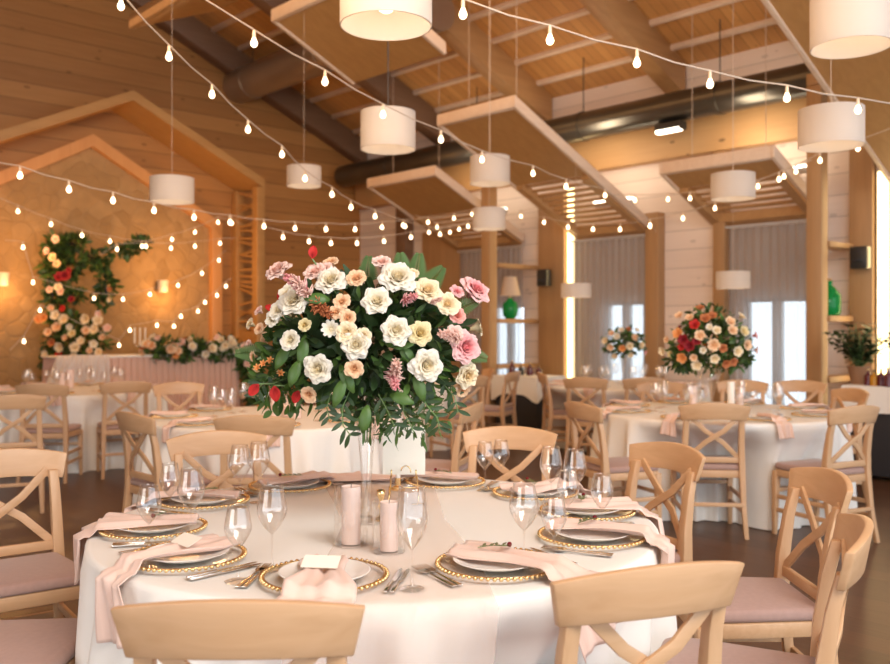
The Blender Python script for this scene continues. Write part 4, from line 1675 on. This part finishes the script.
ZB = 220.0
ROSES = [  # zoom coordinates (x, y), radius px in the photo, colour, mesh
    (175, 155, 14, 'blush', 0), (330, 185, 16, 'white', 0), (405, 178, 12, 'peach', 2), (285, 160, 13, 'blush', 2), (525, 178, 19, 'white', 0), (480, 130, 11, 'blush', 2),
    (465, 245, 16, 'white', 1), (225, 245, 17, 'white', 1), (178, 270, 12, 'white', 2), (612, 215, 16, 'cream', 1), (668, 255, 15, 'cream', 2), (362, 245, 10, 'peach', 2), (380, 292, 10, 'peach', 2),
    (377, 335, 13, 'cream', 2), (520, 330, 16, 'white', 1), (592, 337, 13, 'yellow', 0), (405, 370, 15, 'white', 3), (213, 357, 12, 'white', 2), (293, 440, 15, 'white', 0),
    (400, 440, 11, 'peach', 2), (610, 430, 17, 'white', 0), (722, 378, 17, 'pink', 0), (752, 215, 17, 'pink', 1), (700, 285, 11, 'salmon', 2), (730, 460, 14, 'cream', 1), (718, 500, 10, 'peach', 2),
    (265, 515, 10, 'peach', 2), (90, 308, 7, 'cream', 2), (86, 370, 6, 'blush', 2), (118, 322, 7, 'peach', 2), (252, 312, 8, 'yellow', 2), (115, 268, 6, 'blush', 2), (330, 128, 9, 'peach', 2), (97, 405, 6, 'peach', 2), (570, 160, 8, 'cream', 2), (205, 222, 12, 'white', 2), (160, 296, 10, 'white', 2), (425, 345, 10, 'cream', 2), (345, 275, 9, 'peach', 2), (640, 235, 11, 'cream', 2), (310, 150, 10, 'blush', 2), (690, 340, 11, 'blush', 2), (700, 215, 9, 'pink', 2)]
for (zx, zy, rp, col, mi) in ROSES:
    px, py = ZB + zx / 2.967, 220 + zy / 2.967
    d = BC.y
    for _ in range(4):
        p = at(px, py, d) - BC
        q = 1 - (p.x / (BR[0] * 1.05)) ** 2 - (p.z / (BR[2] * 1.1)) ** 2
        dy = -BR[1] * math.sqrt(max(0.02, q))
        d = BC.y + dy
    p = at(px, py, d) - BC
    nrm = Vector((p.x / BR[0] ** 2, p.y / BR[1] ** 2, p.z / BR[2] ** 2)).normalized()
    nrm = (nrm * .8 + Vector((0, -.45, .12))).normalized()
    inst('rose', ROSE[mi], FC[col], bq, p - nrm * .01, nrm, rp / F * d * 1.3)
# far-side roses
for i in range(16):
    v = ell_dir(rr)
    v.y = abs(v.y) + .15
    v.normalize()
    p = Vector((v.x * BR[0], v.y * BR[1], v.z * BR[2] * .9))
    inst('rose', ROSE[i % 4], FC[['white', 'peach', 'cream', 'pink'][i % 4]], bq, p, v, .045)
for (zx, zy, s_, col, dx, dz) in ((245, 205, .045, 'blush', -.6, .7), (230, 190, .04, 'pink', -.8, .5), (300, 262, .045, 'rust', .7, -.5), (520, 455, .048, 'blush', .1, .6), (560, 232, .032, 'pink', .6, .2), (685, 345, .038, 'blush', -.9, .3), (515, 470, .04, 'pink', .2, -.5), (640, 240, .02, 'blush', 1, .4)):
    d = BC.y - .26
    p = at(ZB + zx / 2.967, 220 + zy / 2.967, d) - BC
    inst('astilbe_plume', ASTIL, FC[col], bq, p, Vector((dx, -.7, dz)), s_)
d = BC.y - .27
inst('daisy', DAISY, FC['white'], bq, at(ZB + 330 / 2.967, 220 + 325 / 2.967, d) - BC, (-.1, -1, .2), .034)
for (zx, zy, s_, dx, dz, col) in ((275, 105, .022, .1, 1, 'red'), (108, 495, .024, -.6, -.7, 'red'), (163, 503, .026, .1, -1, 'red'), (230, 515, .022, -.3, -.8, 'red'), (182, 235, .018, -.2, .8, 'red'), (155, 262, .016, -.7, .2, 'red')):
    d = BC.y - .16
    p = at(ZB + zx / 2.967, 220 + zy / 2.967, d) - BC
    o = inst('anthurium', ANTH, FC[col], bq, p, (0, -1, .15), s_, 0)
    y = Vector((dx, 0, dz)).normalized(); z = Vector((0, -1, 0)); x = y.cross(z)
    o.matrix_local = Matrix.Translation(p) @ Matrix((x, y, z)).transposed().to_4x4() @ Matrix.Scale(s_, 4)
    MB().tube([p - y * s_ * .5, p * .86 + Vector((0, .01, -.01)), p * .45], .0025, 6).build('flower_stalk', M['stem'], bq, smooth=True)
for (zx, zy) in ((130, 428), (180, 456), (112, 440), (150, 418)):
    p = at(ZB + zx / 2.967, 220 + zy / 2.967, BC.y - .17) - BC
    inst('orange_blossom', LILY, FC['orange'], bq, p, (random.uniform(-.6, .2), -1, .4), .018)

# tall trumpet vase
v = thing('trumpet_vase', (BC.x - .005, BC.y, TZ + .001), 0, 'tall clear trumpet vase carrying the big bouquet', 'vase')
MB().lathe([(.0002, .0), (.075, 0), (.075, .006), (.03, .018), (.014, .05), (.016, .12), (.026, .25), (.038, .36), (.052, .44), (.050, .44), (.036, .36), (.024, .25), (.013, .12), (.0002, .07)], 36).build('glass_body', M['vaseglass'], v, smooth=True)
b = MB()
for i in range(9):
    a = i * .7
    b.tube([(.012 * math.cos(a + 1), .012 * math.sin(a + 1), .26), (.018 * math.cos(a + .5), .018 * math.sin(a + .5), .34), (.03 * math.cos(a), .03 * math.sin(a), .47)], .002, 5)
stems = b.build('flower_stems', M['stem'], bq)
stems.location = v.location - BC


def arrangement(name, label, cat, spots, flowers, leaf_n, L, W, c, mats=('leaf', 'leaf2'), seed=1, size=.03):
    """spots: (offset, radii, weight); flowers: (offset, colour, size, mesh, direction)"""
    t = thing(name, c, 0, label, cat)
    rr = random.Random(seed)
    tot = sum(s[2] for s in spots)
    for mi, mt in enumerate(mats):
        b = MB()
        for (o_, r_, w_) in spots:
            foliage(b, o_, r_, int(leaf_n * w_ / tot / len(mats)), L, W, rr, .4, .8)
        b.build('foliage' if mi == 0 else 'lighter_foliage', M[mt], t, smooth=True)
    for (o_, col, sz, me, d) in flowers:
        inst('bloom', me, FC[col], t, Vector(o_), d, sz)
    return t


def px_flowers(lst, c, R3, push=1.0):
    out = []
    for (px, py, rp, col) in lst:
        d = c.y
        for _ in range(3):
            p = at(px, py, d) - c
            q = 1 - (p.x / R3[0]) ** 2 - (p.z / R3[2]) ** 2
            d = c.y - R3[1] * math.sqrt(max(.02, q)) * push
        p = at(px, py, d) - c
        n = (Vector((p.x / R3[0], p.y / R3[1], p.z / R3[2])).normalized() + Vector((0, -.5, .1))).normalized()
        out.append((p, col, rp / F * d * 1.3, SMALL, n))
    return out


# bouquet on the right middle table
c2 = at(710, 343, 6.9)
r2 = (.33, .26, .25)
fl = px_flowers([(680, 317, 5, 'peach'), (690, 319, 5, 'peach'), (679, 334, 6, 'orange'), (700, 336, 6, 'peach'), (683, 357, 6, 'orange'), (713, 345, 7, 'peach'), (694, 357, 4.5, 'peach'), (714, 358, 5.5, 'cream'),
                 (729, 323, 6, 'peach'), (731, 331, 6, 'peach'), (736, 351, 6, 'cream'), (745, 345, 6, 'peach'), (742, 332, 6, 'yellow'), (697, 364, 6, 'cream'), (703, 350, 4, 'white'), (709, 328, 4, 'white'), (716, 331, 5, 'cream'),
                 (664, 351, 5, 'cream'), (672, 354, 4.5, 'yellow'), (740, 318, 5, 'cream'), (753, 336, 5, 'pink'), (754, 350, 4.5, 'blush'), (732, 361, 5, 'rust'), (725, 363, 5, 'rust'),
                 (684, 340, 6, 'wine'), (690, 346, 6, 'wine'), (695, 326, 6, 'red'), (705, 320, 6, 'rust'), (700, 310, 5, 'rust'), (697, 341, 5, 'wine'), (682, 347, 4, 'red'), (712, 317, 5, 'rust'), (722, 348, 5, 'rust'), (668, 340, 4, 'peach')], c2, r2)
for i in range(14):
    v_ = ell_dir(rr); v_.y = abs(v_.y) + .1
    fl.append((Vector((v_.x * .3, v_.y * .25, v_.z * .22)), ['peach', 'wine', 'cream', 'orange'][i % 4], .04, SMALL, v_))
arrangement('floral_arrangement', 'orange, cream and dark red bouquet on the right middle table', 'bouquet', [((0, 0, 0), (.31, .25, .23), 3), ((-.2, 0, -.12), (.14, .12, .1), 1), ((.2, 0, -.08), (.14, .12, .12), 1), ((0, 0, .17), (.2, .1, .12), .6)], fl, 1300, .055, .028, c2, seed=5)
t = thing('trumpet_vase', (c2.x, c2.y, TZ + .001), 0, 'clear vase under the orange bouquet on the right middle table', 'vase')
MB().lathe([(.0002, .0), (.07, 0), (.07, .006), (.02, .02), (.018, .08), (.05, .20), (.10, .33), (.098, .33), (.048, .2), (.016, .08), (.0002, .05)], 28).build('glass_body', M['vaseglass'], t, smooth=True)
# small bouquet on the far table
c3 = at(623, 343, 10.15)
r3 = (.24, .2, .18)
fl = px_flowers([(606, 341, 4, 'cream'), (611, 347, 4, 'peach'), (617, 337, 4, 'white'), (622, 348, 4, 'orange'), (629, 346, 4.5, 'cream'), (634, 338, 4, 'peach'), (640, 345, 4, 'cream'), (621, 331, 3.5, 'white'), (644, 352, 3, 'pink'), (612, 334, 3.5, 'peach'), (630, 354, 3.5, 'cream'), (628, 330, 3, 'rust'), (615, 355, 3.5, 'cream'), (636, 331, 3, 'cream')], c3, r3)
arrangement('floral_arrangement', 'small distant bouquet of cream flowers in front of the middle curtain', 'bouquet', [((0, 0, 0), (.23, .18, .16), 1)], fl, 300, .075, .035, c3, seed=6)
t = thing('trumpet_vase', (c3.x, c3.y, TZ + .001), 0, 'slim clear vase under the small distant bouquet', 'vase')
MB().lathe([(.0002, .0), (.06, 0), (.06, .006), (.012, .02), (.012, .12), (.04, .31), (.038, .31), (.010, .12), (.0002, .05)], 20).build('glass_body', M['vaseglass'], t, smooth=True)

# crescent of greenery and flowers beside the head table
cd = 12.25
cc = at(75, 340, cd)
def off(px, py, dd=0):
    return at(px, py, cd + dd) - cc
k1 = cd / F
spots = [(off(58, 246), (13 * k1, .15, 11 * k1), 1.0), (off(72, 243), (16 * k1, .15, 8 * k1), .9), (off(55, 268), (12 * k1, .15, 16 * k1), 1.3), (off(70, 268), (12 * k1, .15, 9 * k1), .8), (off(57, 295), (13 * k1, .15, 13 * k1), 1.2),
         (off(74, 296), (9 * k1, .12, 6 * k1), .5), (off(62, 318), (16 * k1, .18, 10 * k1), 1), (off(76, 340), (33 * k1, .28, 19 * k1), 3.2), (off(60, 360), (18 * k1, .2, 12 * k1), 1.0), (off(53, 385), (7 * k1, .12, 16 * k1), .7),
         (off(90, 258), (9 * k1, .1, 5 * k1), .4), (off(99, 264), (9 * k1, .1, 7 * k1), .5), (off(107, 285), (8 * k1, .1, 15 * k1), .8), (off(102, 302), (7 * k1, .1, 5 * k1), .4),
         (off(116, 252), (12 * k1, .08, 3 * k1), .3), (off(130, 250), (10 * k1, .08, 5 * k1), .4), (off(142, 243), (7 * k1, .08, 5 * k1), .4)]
fsp = [(57, 239, 5, 'blush'), (48, 251, 4, 'pink'), (54, 258, 5, 'peach'), (57, 264, 4.5, 'peach'), (60, 278, 6, 'wine'), (66, 276, 6, 'wine'), (70, 271, 4, 'wine'), (62, 291, 5, 'blush'), (59, 288, 5, 'cream'), (50, 290, 4, 'blush'),
       (72, 300, 4, 'wine'), (64, 309, 4, 'red'), (40, 320, 6, 'orange'), (44, 318, 5, 'orange'), (57, 316, 6, 'white'), (65, 320, 6, 'cream'), (51, 308, 4, 'peach'), (58, 328, 6, 'peach'), (70, 327, 4, 'white'), (87, 319, 6, 'cream'),
       (98, 321, 6, 'cream'), (96, 330, 6, 'cream'), (86, 331, 5, 'peach'), (82, 341, 5, 'cream'), (61, 347, 6, 'cream'), (75, 348, 6, 'cream'), (49, 333, 5, 'peach'), (73, 334, 5, 'yellow'), (94, 344, 5, 'white'), (100, 352, 5, 'cream'),
       (53, 343, 5, 'rust'), (46, 354, 4, 'cream'), (60, 356, 5, 'red'), (52, 362, 4, 'pink'), (108, 329, 5, 'blush'), (103, 338, 4, 'peach'), (75, 357, 5, 'cream'), (110, 289, 3, 'rust'), (99, 314, 4, 'blush'), (66, 338, 4, 'peach'), (110, 300, 3, 'cream'), (90, 351, 4, 'peach')]
fl = [(at(px, py, cd - .34) - cc, col, rp / F * cd * 1.2, SMALL, (random.uniform(-.3, .3), -1, random.uniform(-.1, .4))) for (px, py, rp, col) in fsp]
cr = arrangement('flower_crescent', 'tall crescent of dark greenery with cream and orange flowers left of the head table', 'flower arrangement', spots, fl, 2300, .11, .05, cc, seed=8)
# its iron hoop and foot
zf = .27 - cc.z
MB().tube([off(53, 400) * 1.0 + Vector((0, 0, max(0, zf - off(53, 400).z))), off(50, 360), off(52, 300), off(56, 255), off(72, 243), off(92, 258), off(105, 270), off(107, 300)], .018, 6).build('iron_hoop', M['black'], cr)
MB().tube([(off(53, 400).x, 0, zf), (off(53, 400).x, 0, zf + .03)], .22, 16).build('foot_plate', M['black'], cr)
MB().tube([off(99, 262), off(116, 252), off(130, 250), off(145, 241)], .01, 5).build('branch', M['stem'], cr)

# head table
t = room(thing('head_table', label='long head table on the stage with a blush pleated skirt', cat='table'))
HU = 11.2
b = MB()


def skirt(s, q):
    # path around front and both ends
    Ls = [.6, 2.45, .6]
    L = s * sum(Ls)
    if L < Ls[0]:
        v_, u_ = 3.75, HU + .6 - L
        nx, ny = -1, 0
    elif L < Ls[0] + Ls[1]:
        v_, u_ = 3.75 + (L - Ls[0]), HU
        nx, ny = 0, -1
    else:
        v_, u_ = 3.75 + Ls[1], HU + (L - Ls[0] - Ls[1])
        nx, ny = 1, 0
    a = .022 * math.sin(L * 2 * PI / .085) * (1 - .6 * q)
    return (v_ + .25 + nx * (a + .03 * (1 - q)), u_ + ny * (a + .03 * (1 - q)), .27 + .755 * q)


b.grid(skirt, 480, 4)
b.build('pleated_skirt', M['pinkskirt'], t, smooth=True)
MB().box(3.97, 6.48, HU - .02, HU + .62, 1.02, 1.045).build('tabletop', M['cloth'], t, bevel=.006)


def tul(s, q):
    v_ = 3.93 + .65 * s
    return (v_ - .35 * (1 - q) * (1 - s), HU - .06 - .10 * (1 - q) - .03 * math.sin(s * 42 + q * 2), .29 + .775 * q)


o = room(MB().grid(tul, 90, 8).build('tulle_drape', M['tulle'], smooth=True))
tag(o, 'white tulle drape hanging over the left end of the head table', 'drape')

# garland along the head table, falling at its right end
gp = []
for i in range(9):
    f = i / 8
    gp.append((P(HU + .02, 5.2 + 1.2 * f, 1.10 + .05 * math.sin(i * 2)), .14 + .03 * (i % 2)))
for i in range(5):
    gp.append((P(HU - .10, 6.50 + .05 * i - .04 * max(0, i - 2), 1.02 - .15 * i), .155 - .012 * i))
gc = P(HU, 5.85, 1.046)
spots = [(p - gc, (r_, r_ * .8, r_ * .8), 1) for p, r_ in gp]
fl = []
rg = random.Random(12)
cols = ['orange', 'peach', 'cream', 'peach', 'rust', 'blush', 'cream', 'white']
for i, (p, r_) in enumerate(gp):
    for j in range(5 if i < 9 else 2):
        v_ = Vector((rg.uniform(-1, 1), -1, rg.uniform(-.2, .9))).normalized()
        col = cols[(i * 3 + j) % 8] if i < 5 else ['cream', 'white', 'blush', 'cream'][(i + j) % 4]
        fl.append((p - gc + v_ * r_ * 1.05, col, rg.uniform(.065, .095), SMALL, v_))
arrangement('flower_garland', 'orange and cream flower garland lying on the head table and trailing down its right end', 'garland', spots, fl, 1500, .10, .045, gc, seed=9)

# silver candelabrum on the head table
p = P(HU + .25, 5.12, 1.047)
t = thing('candelabrum', p, 0, 'silver candelabrum with white candles on the head table', 'candelabrum')
b = MB()
b.lathe([(.0002, 0), (.05, 0), (.05, .01), (.012, .02), (.01, .12), (.018, .14), (.008, .16), (.0002, .16)], 14)
for a in (-1, 0, 1):
    b.tube([(0, 0, .12), (a * .05, 0, .11), (a * .07, 0, .15)], .006, 6)
b.build('silver_body', M['silver'], t, smooth=True)
for a in (-1, 0, 1):
    MB().tube([(a * .07, 0, .15), (a * .07, 0, .36)], .010, 8).build('candle', M['whitewax'], t)


# ------------------------------------------------------------------ settings on the other tables
WORDS = {0: 'right', 45: 'back right', 90: 'back', 135: 'back left', 180: 'left', 225: 'front left', 270: 'front', 315: 'front right'}


def dress(key, tname, settings, plates=True, napk=True, seed=0):
    x, y = TABLES[key][0], TABLES[key][1]
    tc = Vector((x, y))
    rr = random.Random(seed)
    for deg in settings:
        a = R(deg + 10)
        o_ = Vector((math.cos(a), math.sin(a)))
        c = tc + o_ * .72
        w_ = 'at the ' + WORDS[deg] + ' place of the ' + tname
        if plates:
            place(CG, USED, (c.x, c.y, TZ + .001), a, 'gold-rimmed charger ' + w_, 'chargers on the ' + tname)
            place(PL, USED, (c.x, c.y, TZ + .007), a, 'white plate ' + w_, 'plates on the ' + tname)
        if napk:
            napkin(tc, c, a + rr.uniform(-.2, .2), .09, .10 if deg in (270, 225, 315) else .04, .12, seed * 10 + deg, 'pink napkin ' + w_, 'napkins on the ' + tname, zp=.028 if plates else .004)
        for j, (proto, s_) in enumerate(((WG, 'taller'), (WS, 'shorter'))):
            q = tc + o_ * .46 + Vector((-o_.y, o_.x)) * (.05 + .10 * j - .12) + Vector((rr.uniform(-.02, .02), rr.uniform(-.02, .02)))
            place(proto, USED, (q.x, q.y, TZ + .001), 0, s_ + ' wine glass ' + w_, 'glasses on the ' + tname)


ALL8 = [0, 45, 90, 135, 180, 225, 270, 315]
dress('right', 'right middle table', ALL8, seed=3)
dress('left', 'left middle table', ALL8, seed=4)
dress('farleft', 'left far table', ALL8, True, True, seed=5)
dress('far', 'far table under the small bouquet', ALL8, False, True, seed=6)
dress('hidden', 'far table behind the main bouquet', [0, 315, 270, 45], False, True, seed=7)

# candles on the other tables
TM = 6.5
for (px, d, h, lab) in ((275, 6.35, .16, 'leftmost of three pink candles on the left middle table'), (286, 6.45, .13, 'middle of three pink candles on the left middle table'), (297, 6.3, .15, 'rightmost of three pink candles on the left middle table')):
    candle(px, 0, 8, h, lab, 'candles on the left middle table', False, TZ + .001, 'candle', d)
for (px, d, h, lab) in ((693, 6.8, .20, 'pink candle left of the vase on the right middle table'), (731, 6.7, .24, 'ivory candle right of the vase on the right middle table'), (740, 6.85, .18, 'pink candle farthest right on the right middle table')):
    candle(px, 0, 7, h, lab, 'candles on the right middle table', False, TZ + .001, 'whitewax' if 'ivory' in lab else 'candle', d)
for (px, d, h, lab) in ((62, 9.4, .17, 'left pink candle on the left far table'), (70, 9.5, .2, 'right pink candle on the left far table')):
    candle(px, 0, 7, h, lab, 'candles on the left far table', False, TZ + .001, 'candle', d)


# ------------------------------------------------------------------ serving tables, lamps and small things by the window wall
def side_table(pc, L, D, z, label, clothlab, base_mat):
    t = thing('serving_table', pc, ROT, label, 'table')
    MB().box(-D / 2, D / 2, -L / 2, L / 2, z - .04, z).build('tabletop', M['post'], t, bevel=.004)
    MB().box(-D / 2 + .03, D / 2 - .03, -L / 2 + .03, L / 2 - .03, .04, z - .04).build('dark_body', M[base_mat], t, bevel=.01)
    for sx in (-1, 1):
        for sy in (-1, 1):
            MB().box(sx * (D / 2 - .06) - .02, sx * (D / 2 - .06) + .02, sy * (L / 2 - .06) - .02, sy * (L / 2 - .06) + .02, 0, .05).build('foot', M['black'], t)
    b = MB()

    def fn(s, q):
        # loop round the edge
        per = [(-D / 2 - .012, -L / 2 - .012), (D / 2 + .012, -L / 2 - .012), (D / 2 + .012, L / 2 + .012), (-D / 2 - .012, L / 2 + .012), (-D / 2 - .012, -L / 2 - .012)]
        k_ = min(3, int(s * 4)); f = s * 4 - k_
        x = per[k_][0] * (1 - f) + per[k_ + 1][0] * f
        y = per[k_][1] * (1 - f) + per[k_ + 1][1] * f
        g = (1 - q) * .02 * (1 + math.sin(s * 80))
        drop = .24 + .10 * abs(math.cos(s * 4 * PI)) ** 6
        return (x * (1 + g), y * (1 + g * .5), z + .004 - drop * (1 - q))
    b.grid(fn, 160, 4)
    b.box(-D / 2 - .012, D / 2 + .012, -L / 2 - .012, L / 2 + .012, z + .001, z + .005)
    o = b.build('tablecloth', M['cloth'], smooth='auto')
    o.location = pc
    o.rotation_euler = (0, 0, ROT)
    tag(o, clothlab, 'tablecloth')
    return t


pA = P(9.05, 9.05, 0); pA = at(528, 328, 12.1); pA.z = 0
side_table(pA, .8, .56, .75, 'dark serving table at the back, between the bouquet and the glowing strip', 'white cloth with a pointed corner on the dark serving table at the back', 'dark')
pB = at(918, 328, 8.15); pB.z = 0
side_table(pB, 1.1, .6, .86, 'dark serving table at the right edge with bottles on it', 'white cloth on the serving table at the right edge', 'dark')


def bottle(px, d, z, h, r, mat, label, group, kind='bottle'):
    p = at(px, 328, d)
    t = thing(kind, (p.x, p.y, z), 0, label, 'bottle' if kind == 'bottle' else 'jug', group)
    MB().lathe([(.0002, 0), (r, 0), (r, h * .55), (r * .9, h * .62), (r * .32, h * .75), (r * .3, h), (.0002, h)], 16).build('body', M[mat], t, smooth='auto')
    MB().lathe([(r * .34, h * .9), (r * .36, h * 1.01), (.0002, h * 1.02)], 10).build('cap', M['gold'] if mat != 'amber' else M['black'], t, smooth='auto')
    return t


for i, (px, d, h, mat, lab) in enumerate(((868, 8.3, .15, 'winered', 'dark red bottle left in the row on the right serving table'), (874, 8.25, .14, 'amber', 'amber bottle on the right serving table, second in the row'),
                                          (881, 8.2, .16, 'winered', 'dark red bottle beside the amber bottle on the right serving table'), (888, 8.1, .17, 'winered', 'dark bottle at the right picture edge on the serving table'))):
    bottle(px, d, .866, h, .035, mat, lab, 'bottles on the right serving table')
for i, (px, d, h, mat, lab) in enumerate(((512, 12.1, .2, 'winered', 'leftmost dark bottle on the back serving table'), (521, 12.2, .14, 'black', 'squat dark bottle in the middle of the back serving table'),
                                          (530, 12.1, .17, 'winered', 'dark bottle right of the middle on the back serving table'), (539, 12.2, .12, 'winered', 'smallest dark bottle at the right end of the back serving table'))):
    bottle(px, d, .756, h, .045, mat, lab, 'bottles on the back serving table')

# plant in a pot on the right serving table
pp = at(859, 328, 8.5)
pc = Vector((pp.x, pp.y, .866))
pot = thing('potted_plant', pc, 0, 'leafy green potted plant in front of the right shelf partition', 'plant')
MB().lathe([(.0002, 0), (.07, 0), (.10, .16), (.105, .17), (.09, .17), (.0002, .15)], 20).build('pot', M['terracotta'], pot, smooth='auto')
b = MB(); bs = MB()
rr = random.Random(31)
for i in range(30):
    a = rr.uniform(0, 6.28); lean = rr.uniform(.1, .95); H = rr.uniform(.20, .46)
    tip = Vector((math.cos(a) * lean * H, math.sin(a) * lean * H, .15 + H * (1 - .3 * lean)))
    p0 = Vector((0, 0, .14))
    pts = [p0, p0.lerp(tip, .5) + Vector((0, 0, .03)), tip]
    bs.tube(pts, .004, 5)
    for j in range(11):
        q = .25 + .75 * j / 10
        c_ = p0.lerp(tip, q) + Vector((0, 0, .03 * math.sin(PI * q)))
        add_leaf(b, c_, Vector((math.cos(a + (1.4 if j % 2 else -1.4)), math.sin(a + (1.4 if j % 2 else -1.4)), .35)) + ell_dir(rr) * .4, .10, .055, .3, .2)
b.build('leaves', M['leaf'], pot, smooth=True)
bs.build('stems', M['stem'], pot)

# green lamp on the far shelf
p = P(8.66, 9.35, 1.531)
t = thing('table_lamp', p, 0, 'table lamp with green glass base and beige shade on the far shelf', 'lamp')
MB().lathe([(.0002, 0), (.06, 0), (.10, .05), (.115, .14), (.10, .22), (.04, .27), (.03, .30), (.0002, .30)], 20).build('glass_base', M['green_glass'], t, smooth=True)
MB().tube([(0, 0, .29), (0, 0, .36)], .012, 8).build('neck', M['gold'], t)
MB().lathe([(.15, .33), (.09, .60), (.087, .60), (.147, .33)], 24).build('lamp_shade', M['beige_shade'], t, smooth='auto')
MB().ball((0, 0, .42), .035, 10, 6).build('bulb', M['bulb'], t)
p = P(4.14, 9.45, 1.531)
t = thing('glass_bottle', p, 0, 'big green glass bottle on the right shelf beside the thick pillar', 'bottle')
MB().lathe([(.0002, 0), (.10, 0), (.12, .04), (.12, .22), (.06, .30), (.035, .32), (.035, .36), (.045, .37), (.0002, .37)], 20).build('body', M['green_glass'], t, smooth=True)
MB().lathe([(.03, .37), (.025, .40), (.0002, .40)], 10).build('stopper', M['post'], t)
# loudspeakers
for (px, py, U_, lab) in ((540, 278, 8.36, 'small black loudspeaker on the board left of the glowing strip'), (851, 258, 3.93, 'small black loudspeaker right of the thick pillar')):
    V_ = 9.80
    p = P(U_, V_, 0)
    z = 1.4 + (328 - py) / F * p.y
    t = room(thing('loudspeaker', label=lab, cat='loudspeaker', group='black wall loudspeakers'))
    t.location = (p.x, p.y, z)
    MB().box(-.12, .0, -.09, .09, -.12, .12).build('cabinet', M['black'], t, bevel=.015)
    MB().tube([(-.125, 0, -.05), (-.12, 0, -.035)], .055, 20).build('woofer', M['dark'], t)
    MB().tube([(-.125, 0, .07), (-.12, 0, .07)], .022, 16).build('tweeter', M['dark'], t)
    MB().box(0, .07, -.03, .03, -.04, .04).build('bracket', M['black'], t)
